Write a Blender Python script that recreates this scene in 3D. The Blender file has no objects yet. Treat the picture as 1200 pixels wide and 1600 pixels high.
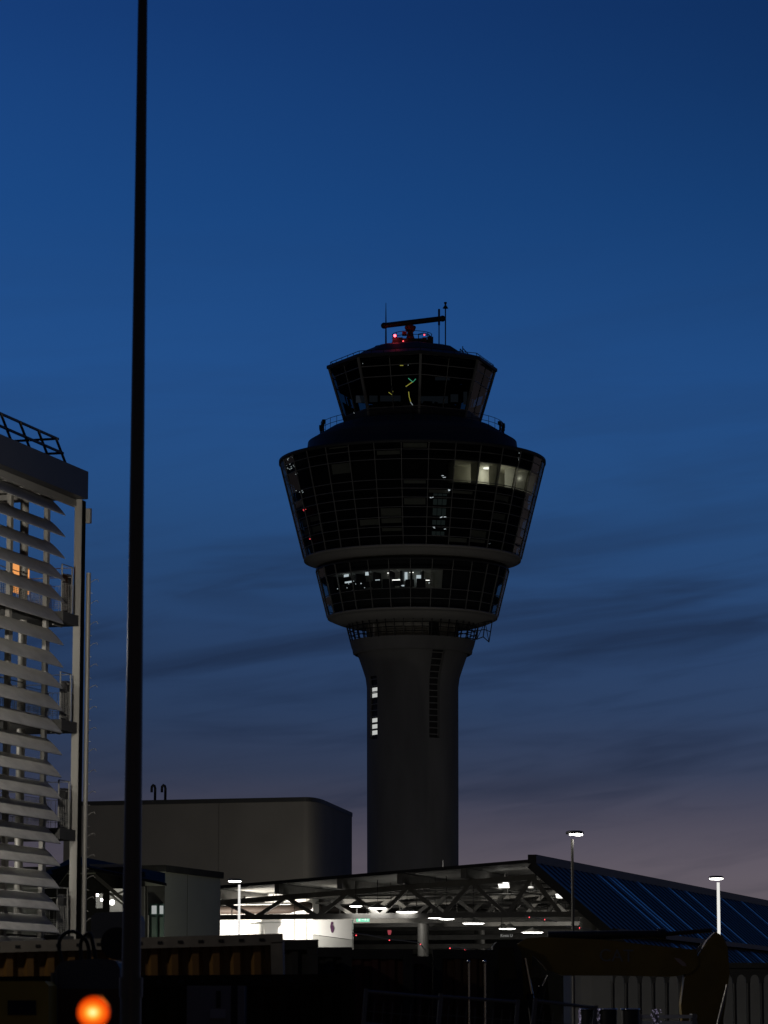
import bpy, math, random
from mathutils import Vector, Matrix
random.seed(7)
sc = bpy.context.scene
col = sc.collection
PI = math.pi
# ------------------------------------------------------------------ camera
F = 5100.0                      # focal length in photo pixels (photo 1200 x 1600)
HOR = 1590.0                    # photo row of the horizon
P = math.atan((HOR - 800) / F)
CAMZ = 1.6
cd = bpy.data.cameras.new('camera'); cam = bpy.data.objects.new('camera', cd); col.objects.link(cam)
cam.location = (0, 0, CAMZ); cam.rotation_euler = (PI / 2 + P, 0, 0)
cd.sensor_fit = 'VERTICAL'; cd.sensor_height = 24; cd.sensor_width = 18
cd.lens = 24 * F / 1600
cd.clip_start = 0.5; cd.clip_end = 9000
cd.dof.use_dof = True; cd.dof.focus_distance = 330; cd.dof.aperture_fstop = (cd.lens / 1000) / 0.020
cd.dof.aperture_blades = 0
sc.camera = cam
sc.view_settings.view_transform = 'Standard'; sc.view_settings.look = 'None'
sc.view_settings.exposure = 0; sc.view_settings.gamma = 1
sc.cycles.max_bounces = 8; sc.cycles.transparent_max_bounces = 12
sc.cycles.use_denoising = True
sc.cycles.sample_clamp_indirect = 2.0
sc.cycles.caustics_reflective = False; sc.cycles.caustics_refractive = False

def at(px, py, Y):
    """world point seen at photo pixel (px, py) standing Y metres ahead"""
    x = (px - 600) / F; y = (800 - py) / F
    d = Vector((x, math.cos(P) - y * math.sin(P), math.sin(P) + y * math.cos(P)))
    return Vector((0, 0, CAMZ)) + d * (Y / d.y)
def depth(Y, z): return Y * math.cos(P) + (z - CAMZ) * math.sin(P)
def zat(py, Y): return at(600, py, Y).z
def s2l(c): return tuple((v / 255 / 12.92 if v / 255 <= .04045 else ((v / 255 + .055) / 1.055) ** 2.4) for v in c)

# ------------------------------------------------------------------ materials
def nodes(name):
    m = bpy.data.materials.new(name); m.use_nodes = True
    nt = m.node_tree; nt.nodes.clear(); return m, nt
def mat(name, c, rough=.6, metal=0., var=.25, scale=1.5, bump=0., spec=.5, streak=0.):
    m, nt = nodes(name); N = nt.nodes; L = nt.links
    out = N.new('ShaderNodeOutputMaterial'); b = N.new('ShaderNodeBsdfPrincipled')
    tc = N.new('ShaderNodeTexCoord'); mp = N.new('ShaderNodeMapping')
    L.new(tc.outputs['Object'], mp.inputs['Vector'])
    mp.inputs['Scale'].default_value = (1, 1, 1 if not streak else streak)
    n1 = N.new('ShaderNodeTexNoise'); n1.inputs['Scale'].default_value = scale; n1.inputs['Detail'].default_value = 6
    L.new(mp.outputs[0], n1.inputs['Vector'])
    mr = N.new('ShaderNodeMapRange'); mr.inputs[1].default_value = .25; mr.inputs[2].default_value = .75
    mr.inputs[3].default_value = 1 - var; mr.inputs[4].default_value = 1 + var * .6
    L.new(n1.outputs['Fac'], mr.inputs[0])
    mx = N.new('ShaderNodeVectorMath'); mx.operation = 'SCALE'; mx.inputs[0].default_value = c
    L.new(mr.outputs[0], mx.inputs['Scale']); L.new(mx.outputs[0], b.inputs['Base Color'])
    b.inputs['Roughness'].default_value = rough; b.inputs['Metallic'].default_value = metal
    b.inputs['Specular IOR Level'].default_value = spec
    if bump:
        n2 = N.new('ShaderNodeTexNoise'); n2.inputs['Scale'].default_value = scale * 6; n2.inputs['Detail'].default_value = 4
        L.new(tc.outputs['Object'], n2.inputs['Vector'])
        bp = N.new('ShaderNodeBump'); bp.inputs['Strength'].default_value = bump; bp.inputs['Distance'].default_value = .03
        L.new(n2.outputs['Fac'], bp.inputs['Height']); L.new(bp.outputs[0], b.inputs['Normal'])
    L.new(b.outputs[0], out.inputs[0]); return m
def emit(name, c, s):
    m, nt = nodes(name); N = nt.nodes
    out = N.new('ShaderNodeOutputMaterial'); e = N.new('ShaderNodeEmission')
    e.inputs[0].default_value = (*c, 1); e.inputs[1].default_value = s
    nt.links.new(e.outputs[0], out.inputs[0]); return m
def glass(name, tint, refl=1.0, rough=.02):
    m, nt = nodes(name); N = nt.nodes; L = nt.links
    out = N.new('ShaderNodeOutputMaterial'); mix = N.new('ShaderNodeMixShader')
    fr = N.new('ShaderNodeFresnel'); fr.inputs[0].default_value = 1.45
    ml = N.new('ShaderNodeMath'); ml.operation = 'MULTIPLY'; ml.inputs[1].default_value = refl
    t = N.new('ShaderNodeBsdfTransparent'); t.inputs[0].default_value = (*tint, 1)
    g = N.new('ShaderNodeBsdfGlossy'); g.inputs['Roughness'].default_value = rough; g.inputs[0].default_value = (.9, .92, .95, 1)
    L.new(fr.outputs[0], ml.inputs[0]); L.new(ml.outputs[0], mix.inputs[0])
    L.new(t.outputs[0], mix.inputs[1]); L.new(g.outputs[0], mix.inputs[2]); L.new(mix.outputs[0], out.inputs[0]); return m
M = dict(
    concrete=mat('pale_concrete', (.175, .175, .173), .85, var=.3, scale=.35, bump=.15, streak=.25),
    soffit=mat('painted_soffit', (.34, .33, .305), .8, var=.1, scale=.4),
    mullion=mat('mullion_metal', (.21, .21, .20), .6, .0, var=.1),
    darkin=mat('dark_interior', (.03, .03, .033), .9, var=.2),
    blackmetal=mat('black_metal', (.018, .018, .02), .5, .2, var=.2),
    roofmetal=mat('dark_roof_metal', (.038, .04, .043), .65, .1, var=.15, scale=.6),
    glass=glass('dark_glass', (.5, .52, .5), .5),
    cabglass=glass('cab_glass', (.36, .38, .38), .3),
    clear=glass('clear_glass', (.8, .84, .84), .5),
    room=mat('office_wall', (.72, .71, .62), .8, var=.1, scale=.8),
    blind=mat('office_partition', (.5, .5, .46), .8, var=.15, scale=.8),
    pole=mat('pole_steel', (.13, .128, .122), .4, .4, var=.2, scale=.6),
    louvre=mat('louvre_paint', (.48, .47, .445), .6, .0, var=.22, scale=1.6, streak=3.),
    gcol=mat('galvanised_column', (.33, .32, .295), .5, .2, var=.15, scale=1.5, streak=.3),
    slab=mat('gallery_slab', (.07, .07, .068), .85, var=.2),
    panel=mat('gallery_panel', (.4, .4, .38), .7, var=.1),
    orange=emit('lit_orange_sign', (1.0, .40, .12), .85),
    render_=mat('box_render', (.2, .19, .175), .85, var=.14, scale=.25, bump=.1),
    lowwall=mat('low_wall_panel', (.34, .35, .30), .6, .1, var=.12, scale=.4),
    steel=mat('truss_steel', (.21, .205, .195), .6, .3, var=.2, scale=2),
    soffitp=mat('roof_deck_underside', (.30, .295, .28), .7, .1, var=.14, scale=.8),
    bluemetal=mat('blue_roof_sheet', (.115, .10, .085), .42, .6, var=.15, scale=.5),
    white=mat('white_wall', (.8, .79, .77), .7, var=.05),
    greywall=mat('grey_wall', (.4, .4, .38), .8, var=.12, scale=.7),
    purple=mat('emblem_purple', (.10, .02, .09), .6, var=.1),
    rust=mat('duct_brown', (.035, .022, .016), .7, .2, var=.3),
    yellow=mat('container_yellow', (.17, .085, .02), .5, var=.35, scale=1.5, streak=.3),
    dkbrown=mat('container_brown', (.10, .05, .025), .7, var=.3, streak=.3),
    dkred=mat('container_red', (.09, .025, .02), .7, var=.3, streak=.3),
    dkblue=mat('container_blue', (.05, .06, .09), .6, var=.25),
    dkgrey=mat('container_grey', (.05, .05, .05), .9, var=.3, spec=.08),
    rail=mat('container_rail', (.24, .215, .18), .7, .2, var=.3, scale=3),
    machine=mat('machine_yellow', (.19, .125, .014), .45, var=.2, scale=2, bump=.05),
    hood=mat('hood_grey', (.10, .11, .12), .6, var=.12),
    rubber=mat('black_rubber', (.012, .012, .012), .6, var=.2),
    chrome=mat('chrome_rod', (.7, .7, .7), .2, 1., var=.05),
    cabinet=mat('cabinet_grey', (.22, .22, .23), .5, var=.08),
    cabinet2=mat('cabinet_plate', (.36, .36, .36), .5, var=.08),
    asphalt=mat('asphalt', (.045, .045, .047), .9, var=.3, scale=.8, bump=.4),
    letter=mat('letter_grey', (.19, .19, .19), .6, var=.1),
    pinkmark=mat('sticker_pink', (.4, .3, .28), .6, var=.15),
    lamp=emit('lamp_white', (1, .97, .9), 14),
    lampdim=emit('lamp_dim', (1, .97, .9), 2.2),
    tube=emit('luminous_column', (1, .98, .93), .85),
    exitg=emit('exit_sign_light', (.25, 1., .62), .9),
    exitw=emit('exit_sign_symbol', (.9, 1, .95), 1.0),
    red=emit('red_lamp', (1, .06, .08), 9),
    red2=emit('red_lamp_glint_dim', (1, .08, .1), 2.5),
    ygreen=emit('reflection_yellow', (.8, .72, .12), .8),
    green=emit('reflection_green', (.15, .9, .5), .8),
    wht=emit('screen_glint_white', (.85, .95, 1), .6),
    fairy=emit('fairy_light', (.75, .65, 1), .5),
)
# ------------------------------------------------------------------ mesh builder
class MB:
    def __init__(s): s.v = []; s.f = []; s.sm = []
    def add(s, vs, fs, smooth=False):
        o = len(s.v); s.v += [Vector(v) for v in vs]
        for f in fs: s.f.append([i + o for i in f]); s.sm.append(smooth)
        return s
    def box(s, c, size, X=(1, 0, 0), Yv=(0, 1, 0), Z=(0, 0, 1)):
        c = Vector(c); X = Vector(X) * size[0] / 2; Yv = Vector(Yv) * size[1] / 2; Z = Vector(Z) * size[2] / 2
        vs = [c + X * a + Yv * b + Z * d for a in (-1, 1) for b in (-1, 1) for d in (-1, 1)]
        return s.add(vs, [(0, 1, 3, 2), (4, 6, 7, 5), (0, 4, 5, 1), (2, 3, 7, 6), (0, 2, 6, 4), (1, 5, 7, 3)])
    def hexa(s, b, t):   # two quads bottom/top (same winding)
        return s.add(list(b) + list(t), [(3, 2, 1, 0), (4, 5, 6, 7)] + [(i, (i + 1) % 4, (i + 1) % 4 + 4, i + 4) for i in range(4)])
    def tube(s, pts, r, n=8, r2=None, caps=True, smooth=True):
        pts = [Vector(p) for p in pts]; k = len(pts); rs = [r + (r2 - r) * i / (k - 1) for i in range(k)] if r2 is not None else [r] * k
        vs = []; pu = None
        for i, p in enumerate(pts):
            d = (pts[min(i + 1, k - 1)] - pts[max(i - 1, 0)]).normalized()
            if pu is None: pu = d.orthogonal().normalized() if abs(d.z) < .999 else Vector((1, 0, 0))
            u = (pu - d * pu.dot(d)).normalized(); pu = u; w = d.cross(u)
            for j in range(n):
                a = 2 * PI * (j + .5) / n
                vs.append(p + (u * math.cos(a) + w * math.sin(a)) * rs[i])
        fs = [(i * n + j, i * n + (j + 1) % n, (i + 1) * n + (j + 1) % n, (i + 1) * n + j) for i in range(k - 1) for j in range(n)]
        s.add(vs, fs, smooth and n > 5)
        if caps: s.add(vs[:n], [list(range(n))[::-1]]); s.add(vs[-n:], [list(range(n))])
        return s
    def bar(s, a, b, w, h=None, up=(0, 0, 1)):
        a = Vector(a); b = Vector(b); d = (b - a); l = d.length; d.normalize(); up = Vector(up)
        if abs(d.dot(up)) > .98: up = Vector((0, 1, 0))
        x = d.cross(up).normalized(); z = x.cross(d)
        return s.box((a + b) / 2, (w, l, h or w), x, d, z)
    def revolve(s, prof, cx, cy, angs, closed=True, smooth=True, skip=None):
        n = len(angs)
        vs = [Vector((cx + r * math.sin(a), cy - r * math.cos(a), z)) for (r, z) in prof for a in angs]
        fs = []
        for i in range(len(prof) - 1):
            for j in range(n if closed else n - 1):
                if skip and skip(i, j): continue
                k = (j + 1) % n
                fs.append((i * n + j, i * n + k, (i + 1) * n + k, (i + 1) * n + j))
        return s.add(vs, fs, smooth)
    def disc(s, cx, cy, z, r, n=48, down=False):
        vs = [Vector((cx + r * math.sin(2 * PI * j / n), cy - r * math.cos(2 * PI * j / n), z)) for j in range(n)]
        f = list(range(n)); return s.add(vs, [f[::-1] if down else f])
    def prism(s, pts, ext):
        pts = [Vector(p) for p in pts]; e = Vector(ext); n = len(pts)
        return s.add(pts + [p + e for p in pts], [list(range(n)), list(range(2 * n - 1, n - 1, -1))] + [(i, i + n, (i + 1) % n + n, (i + 1) % n) for i in range(n)])
    def quad(s, a, b, c, d): return s.add([a, b, c, d], [(0, 1, 2, 3)])
    def ball(s, c, r, n=12, m=8, sz=1.):
        c = Vector(c); vs = []; fs = []
        for i in range(m + 1):
            t = PI * i / m
            for j in range(n):
                a = 2 * PI * j / n
                vs.append(c + Vector((r * math.sin(t) * math.cos(a), r * math.sin(t) * math.sin(a), r * sz * math.cos(t))))
        for i in range(m):
            for j in range(n): fs.append((i * n + j, (i + 1) * n + j, (i + 1) * n + (j + 1) % n, i * n + (j + 1) % n))
        return s.add(vs, fs, True)
    def build(s, name, m, parent=None, origin=None):
        o0 = Vector(origin) if origin is not None else (Vector(parent['base']) if parent is not None else Vector())
        me = bpy.data.meshes.new(name); me.from_pydata([v - o0 for v in s.v], [], s.f)
        me.polygons.foreach_set('use_smooth', s.sm)
        me.update()
        me.materials.append(m)
        ob = bpy.data.objects.new(name, me); col.objects.link(ob)
        if parent is not None: ob.parent = parent; ob['base'] = tuple(parent['base'])
        else: ob.location = o0; ob['base'] = tuple(o0)
        return ob
def thing(name, loc, label, cat, group=None):
    o = bpy.data.objects.new(name, None); col.objects.link(o); o.location = loc; o['base'] = tuple(loc)
    o.empty_display_size = .5
    o['label'] = label; o['category'] = cat
    if group: o['group'] = group
    return o
def tag(o, label, cat, group=None):
    o['label'] = label; o['category'] = cat
    if group: o['group'] = group
    return o
def copy_tree(o, parent=None):
    c = o.copy(); col.objects.link(c)
    if parent is not None: c.parent = parent
    for ch in list(o.children): copy_tree(ch, c)
    return c
def lightobj(name, kind, loc, energy, color=(1, .93, .82), size=.2, parent=None, rot=None, spot=None):
    ld = bpy.data.lights.new(name, kind); ld.energy = energy; ld.color = color
    if kind in ('POINT', 'SPOT'): ld.shadow_soft_size = size
    if kind == 'SPOT' and spot: ld.spot_size = spot; ld.spot_blend = .6
    o = bpy.data.objects.new(name, ld); col.objects.link(o); o.location = loc
    if rot: o.rotation_euler = rot
    if parent is not None: o.parent = parent; o.location = Vector(loc) - Vector(parent['base'])
    return o
A = math.radians(16.5)          # the grid of the buildings is turned by this
U = Vector((math.sin(A), math.cos(A), 0)); NV = Vector((math.cos(A), -math.sin(A), 0)); ZV = Vector((0, 0, 1))

# ------------------------------------------------------------------ sky
w = bpy.data.worlds.new('World'); sc.world = w; w.use_nodes = True
nt = w.node_tree; nt.nodes.clear(); N = nt.nodes; L = nt.links
def math_(op, a, b=None, clamp=False):
    n = N.new('ShaderNodeMath'); n.operation = op; n.use_clamp = clamp
    for i, v in enumerate((a, b)):
        if v is None: continue
        if isinstance(v, (int, float)): n.inputs[i].default_value = v
        else: L.new(v, n.inputs[i])
    return n.outputs[0]
out = N.new('ShaderNodeOutputWorld'); bg = N.new('ShaderNodeBackground'); L.new(bg.outputs[0], out.inputs[0])
tc = N.new('ShaderNodeTexCoord'); sx = N.new('ShaderNodeSeparateXYZ'); L.new(tc.outputs['Generated'], sx.inputs[0])
ramp = N.new('ShaderNodeValToRGB'); cr = ramp.color_ramp
stops = [(0.0, (96, 88, 89)), (.03, (95, 87, 92)), (.047, (86, 80, 90)), (.06, (69, 68, 83)), (.074, (51, 60, 83)), (.092, (43, 61, 92)),
         (.117, (40, 65, 103)), (.137, (38, 70, 114)), (.158, (37, 75, 125)), (.19, (34, 77, 134)), (.245, (24, 66, 122)), (.30, (19, 54, 107)),
         (.45, (12, 38, 84)), (1.0, (9, 28, 62))]
while len(cr.elements) < len(stops): cr.elements.new(.5)
for e, (p, c) in zip(cr.elements, stops): e.position = p; e.color = (*s2l(c), 1)
L.new(sx.outputs['Z'], ramp.inputs[0])
# streaky dusk clouds, laid out by compass direction and height above the horizon
def cloud_noise(sx_, sz_, tilt, off, lo, hi, detail, dist):
    zz = math_('MULTIPLY', math_('SUBTRACT', sx.outputs['Z'], math_('MULTIPLY', sx.outputs['X'], tilt)), sz_)
    cb = N.new('ShaderNodeCombineXYZ'); L.new(math_('MULTIPLY', sx.outputs['X'], sx_), cb.inputs[0]); L.new(math_('ADD', math_('MULTIPLY', sx.outputs['Y'], sx_ * .4), off), cb.inputs[1]); L.new(zz, cb.inputs[2])
    nz = N.new('ShaderNodeTexNoise'); nz.inputs['Scale'].default_value = 1.0; nz.inputs['Detail'].default_value = detail; nz.inputs['Roughness'].default_value = .52
    nz.inputs['Distortion'].default_value = dist
    L.new(cb.outputs[0], nz.inputs['Vector'])
    m_ = N.new('ShaderNodeMapRange'); m_.interpolation_type = 'SMOOTHSTEP'; L.new(nz.outputs['Fac'], m_.inputs[0])
    m_.inputs[1].default_value = lo; m_.inputs[2].default_value = hi; return m_.outputs[0]
cl1 = cloud_noise(4.5, 40, .07, 5.2, .46, .66, 4, .6); cl2 = cloud_noise(15, 115, .16, 9.1, .46, .70, 6, .9)
clouds = math_('ADD', math_('MULTIPLY', cl1, .85), math_('MULTIPLY', cl2, .34), True)
win = N.new('ShaderNodeValToRGB'); wr = win.color_ramp
wst = [(0, .45), (.05, .5), (.085, .85), (.125, .75), (.15, .25), (.19, .12), (.26, 0.0)]
while len(wr.elements) < len(wst): wr.elements.new(.5)
for e, (p, v) in zip(wr.elements, wst): e.position = p; e.color = (v, v, v, 1)
L.new(sx.outputs['Z'], win.inputs[0])
cm = math_('MULTIPLY', clouds, win.outputs[0])
ccol = N.new('ShaderNodeValToRGB'); c2 = ccol.color_ramp
c2.elements[0].position = .03; c2.elements[0].color = (*s2l((46, 47, 58)), 1)
c2.elements[1].position = .095; c2.elements[1].color = (*s2l((29, 44, 71)), 1)
L.new(sx.outputs['Z'], ccol.inputs[0])
# high up the sky is a little brighter to the left, low down to the right (where the sun went under)
hi_ = N.new('ShaderNodeMapRange'); L.new(sx.outputs['Z'], hi_.inputs[0]); hi_.inputs[1].default_value = .04; hi_.inputs[2].default_value = .28; hi_.inputs[3].default_value = 1.8; hi_.inputs[4].default_value = -1.9
fx = math_('ADD', math_('MULTIPLY', sx.outputs['X'], hi_.outputs[0]), 1.0)
fx = math_('MINIMUM', math_('MAXIMUM', fx, .72), 1.25)
vs_ = N.new('ShaderNodeVectorMath'); vs_.operation = 'SCALE'; L.new(ramp.outputs[0], vs_.inputs[0]); L.new(fx, vs_.inputs['Scale'])
mix = N.new('ShaderNodeMixRGB'); L.new(cm, mix.inputs[0]); L.new(vs_.outputs[0], mix.inputs[1]); L.new(ccol.outputs[0], mix.inputs[2])
# the afterglow is ahead; the sky behind the viewer is darker, with a weak town glow on the horizon
back = N.new('ShaderNodeMapRange'); back.interpolation_type = 'SMOOTHSTEP'; L.new(sx.outputs['Y'], back.inputs[0])
back.inputs[1].default_value = .9; back.inputs[2].default_value = .1; back.inputs[3].default_value = 0; back.inputs[4].default_value = 1
bramp = N.new('ShaderNodeValToRGB'); b2 = bramp.color_ramp
bst = [(0, (66, 58, 47)), (.1, (50, 45, 40)), (.3, (17, 18, 22)), (.6, (8, 17, 38)), (1, (9, 28, 62))]
while len(b2.elements) < len(bst): b2.elements.new(.5)
for e, (p, c) in zip(b2.elements, bst): e.position = p; e.color = (*s2l(c), 1)
L.new(sx.outputs['Z'], bramp.inputs[0])
mix2 = N.new('ShaderNodeMixRGB'); L.new(back.outputs[0], mix2.inputs[0]); L.new(mix.outputs[0], mix2.inputs[1]); L.new(bramp.outputs[0], mix2.inputs[2])
L.new(mix2.outputs[0], bg.inputs[0]); bg.inputs[1].default_value = 1.0

# ------------------------------------------------------------------ ground
g = MB(); g.quad((-3000, -600, 0), (3000, -600, 0), (3000, 6000, 0), (-3000, 6000, 0))
gr = g.build('ground', M['asphalt']); gr['kind'] = 'structure'

# ------------------------------------------------------------------ control tower
TY = 348.0; TX = at(645, 1300, TY).x
def S(py, hw):
    z = zat(py, TY); return (hw * depth(TY, z) / F, z)
def rim(pyc, hw):            # z of a ring whose FRONT is seen at photo row pyc
    z = zat(pyc, TY)
    for _ in range(6):
        r = hw * depth(TY, z) / F; z = zat(pyc, TY - r)
    return z
T = thing('control_tower', (TX, TY, 0), 'tall airport control tower with flared dark glass pods on a round concrete shaft', 'tower')
def ring(r, z, a): return Vector((TX + r * math.sin(a), TY - r * math.cos(a), z))
NS = 96; ANG = [2 * PI * i / NS for i in range(NS)]
# shaft with two recessed window slots
slotR = (.36, .62); slotL = (-1.17, -.88)
angs = sorted(set([round(a if a <= PI else a - 2 * PI, 4) for a in ANG if not any(s0 - .02 < (a if a <= PI else a - 2 * PI) < s1 + .02 for s0, s1 in (slotR, slotL))] + list(slotR) + list(slotL)))
prof = [S(1790, 71.5)]; prof[0] = (prof[0][0], 0)
prof += [S(1300, 71.5), S(1158, 71.5), S(1075, 71.5), S(1060, 73.5), S(1046, 78), S(1030, 83.5), S(1020, 88), S(1012, 90.5), S(1006, 92)]
prof[1] = (prof[1][0], prof[1][1])
def skip(i, j):
    a0 = angs[j]; a1 = angs[(j + 1) % len(angs)]; m = (a0 + a1) / 2
    if abs(m - sum(slotR) / 2) < .02: return i >= 2
    if abs(m - sum(slotL) / 2) < .02: return 2 <= i <= 3
    return False
b = MB(); b.revolve(prof, TX, TY, angs, True, True, skip)
# reveals of the slots
def slot(b, s0, s1, i0, i1, dep=.6):
    for i in range(i0, i1):
        for a in (s0, s1):
            q = [ring(prof[i][0], prof[i][1], a), ring(prof[i + 1][0], prof[i + 1][1], a), ring(prof[i + 1][0] - dep, prof[i + 1][1], a), ring(prof[i][0] - dep, prof[i][1], a)]
            b.quad(*q)
    for i in (i0, i1):
        b.quad(ring(prof[i][0], prof[i][1], s0), ring(prof[i][0], prof[i][1], s1), ring(prof[i][0] - dep, prof[i][1], s1), ring(prof[i][0] - dep, prof[i][1], s0))
slot(b, *slotR, 2, 9); slot(b, *slotL, 2, 4)
# shallow casting joints every few metres
shaft = b.build('shaft', M['concrete'], T)
for s0, s1, i0, i1, lit in ((*slotR, 2, 9, []), (*slotL, 2, 4, [(1078, 1085.5), (1087, 1094), (1125.5, 1133), (1135, 1142.5), (1144.5, 1152)])):
    gl = MB()
    pr = [(r - (.45 if s0 > 0 else .2), z) for r, z in prof[i0:i1 + 1]]
    gl.revolve(pr, TX, TY, [s0 + (s1 - s0) * k / 4 for k in range(5)], False, True)
    wnd = gl.build('stair_window', M['blackmetal'], shaft)
    fm = MB(); k = zat(1152, TY) ; ztop = prof[i1][1] - .3; step = 9.6 * depth(TY, 50) / F
    while k < ztop:
        for q in range(len(pr) - 1):
            if pr[q][1] <= k <= pr[q + 1][1]:
                t = (k - pr[q][1]) / (pr[q + 1][1] - pr[q][1]); r = pr[q][0] + t * (pr[q + 1][0] - pr[q][0]) + .12
        fm.bar(ring(r, k, s0 + .005), ring(r, k, s1 - .005), .1, .1)
        k += step
    fm.build('stair_window_frame', M['mullion'], shaft)
    for pa, pb in lit:
        za, zb = zat(pb, TY), zat(pa, TY); r = prof[3][0] - .14
        lp = MB(); lp.quad(ring(r, za, -1.13), ring(r, za, -.90), ring(r, zb, -.90), ring(r, zb, -1.13))
        lp.build('lit_pane', M['lit_stair'] if 'lit_stair' in M else M.setdefault('lit_stair', emit('lit_stair_pane', (.95, .97, .93), .52)), shaft)
b = MB(); zj = 3.2
while zj < prof[3][1] - 1:
    inslot = zj > prof[2][1] - .2
    segs = [(slotR[1] + .01, slotL[0] - .01 + 2 * PI), (slotL[1] + .01, slotR[0] - .01)] if inslot else [(0, 2 * PI)]
    for s_a, s_b in segs:
        na_ = max(8, int((s_b - s_a) * 14)); b.revolve([(prof[0][0] + .004, zj), (prof[0][0] + .012, zj + .02), (prof[0][0] + .004, zj + .045)], TX, TY, [s_a + (s_b - s_a) * q / na_ for q in range(na_ + 1)], False)
    zj += 3.2
b.build('pour_joint', mat('joint_dark', (.09, .09, .088), .9), shaft)
# gallery lip
b = MB(); lp = [S(1024, 90), S(1022, 93), S(1016, 94), S(1012, 95.5), S(1005, 97.5), S(1003, 97.5), S(1003, 70)]
b.revolve(lp, TX, TY, ANG, True, False)
lip = b.build('gallery_platform', M['concrete'], T)
b = MB(); nb = 44
for k in range(nb):
    a = 2 * PI * k / nb
    r0, z0 = S(1004, 97); r1, z1 = S(976, 104)
    b.bar(ring(r0, z0, a), ring(r1, z1, a), .09)
for py, hw in ((976, 103.5), (983, 102), (990, 100.5), (997, 98.7)):
    r0, z0 = S(py, hw)
    b.tube([ring(r0, z0, 2 * PI * k / nb) for k in range(nb + 1)], .05, 4, caps=False)
b.build('gallery_cage', M['blackmetal'], lip)
# maintenance cradle hanging on the right of the gallery
b = MB()
def tp(px, py, dy): v = at(px, py, TY + dy); return v
xs = [716, 733, 748, 758, 769]; 
for dy in (-2.2, 1.4):
    tops = [tp(x, 974 - (x - 716) * .05, dy) for x in xs]; bots = [tp(x - 3 if x < 769 else 764, y, dy) for x, y in zip(xs, (996, 997, 999, 995, 1003))]
    for t_, b_ in zip(tops, bots): b.bar(t_, b_, .11)
    for q in range(4):
        b.bar(tops[q], tops[q + 1], .1); b.bar(bots[q], bots[q + 1], .1)
        m0 = (tops[q] + bots[q]) / 2; m1 = (tops[q + 1] + bots[q + 1]) / 2; b.bar(m0, m1, .08)
        if q % 2 == 0: b.bar(bots[q], tops[q + 1], .07)
        else: b.bar(tops[q], bots[q + 1], .07)
for x, y in ((716, 975), (748, 973), (769, 972), (745, 998), (764, 1003)):
    b.bar(tp(x, y, -2.2), tp(x, y, 1.4), .1)
b.build('maintenance_cradle', M['blackmetal'], T)
# neck between gallery and the lower pod
b = MB(); b.revolve([S(1004, 71), S(985, 71), S(975, 71)], TX, TY, ANG)
for k in range(24):
    a = 2 * PI * (k + .3) / 24; r0, z0 = S(1003, 71.4); r1, z1 = S(978, 71.4); b.bar(ring(r0, z0, a), ring(r1, z1, a), .12)
neck = b.build('neck', M['soffit'], T)
b = MB(); b.revolve([(S(1003, 72)[0], S(1003, 72)[1]), (S(975, 72)[0], S(975, 72)[1])], TX, TY, [.35 + .04 * k for k in range(7)], False)
b.build('neck_window', M['blackmetal'], neck)
b = MB(); r0, z0 = S(1002, 72.2); r1, z1 = S(970, 72.2); b.revolve([(r0, z0), (r1, z1)], TX, TY, [-1.03 + .03 * k for k in range(4)], False)
b.build('neck_lit_strip', M['white'], neck)  # white strip puts a streak of light into the neck's colour

def pod(name, zs, hw_of, soffit_prof, nseg, phase, glassm, thick=.06):
    """zs: list of z of the horizontal mullions from top to bottom; hw_of(z)->radius"""
    nseg_a = [phase + 2 * PI * k / nseg for k in range(nseg)]
    b = MB(); b.revolve(soffit_prof, TX, TY, ANG)
    body = b.build(name, M['soffit'], T)
    gl = MB(); rnd = random.Random(3)
    for i in range(len(zs) - 1):
        for k in range(nseg):
            a0 = nseg_a[k] + .004; a1 = nseg_a[k] + 2 * PI / nseg - .004
            j = [rnd.uniform(-.012, .012) for _ in range(3)]; j.append(j[0] + j[2] - j[1])
            gl.add([ring(hw_of(zs[i + 1]) + j[0], zs[i + 1], a0), ring(hw_of(zs[i + 1]) + j[1], zs[i + 1], a1), ring(hw_of(zs[i]) + j[2], zs[i], a1), ring(hw_of(zs[i]) + j[3], zs[i], a0)], [(0, 1, 2, 3)])
    gl.build('curtain_wall', glassm, body)
    mu = MB()
    for a in nseg_a: mu.bar(ring(hw_of(zs[-1]), zs[-1], a), ring(hw_of(zs[0]), zs[0], a), thick, .16)
    for z in zs: mu.tube([ring(hw_of(z), z, a) for a in nseg_a + [nseg_a[0] + 2 * PI]], thick * .75, 4, caps=False)
    mu.build('mullion_grid', M['mullion'], body)
    return body, nseg_a
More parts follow.
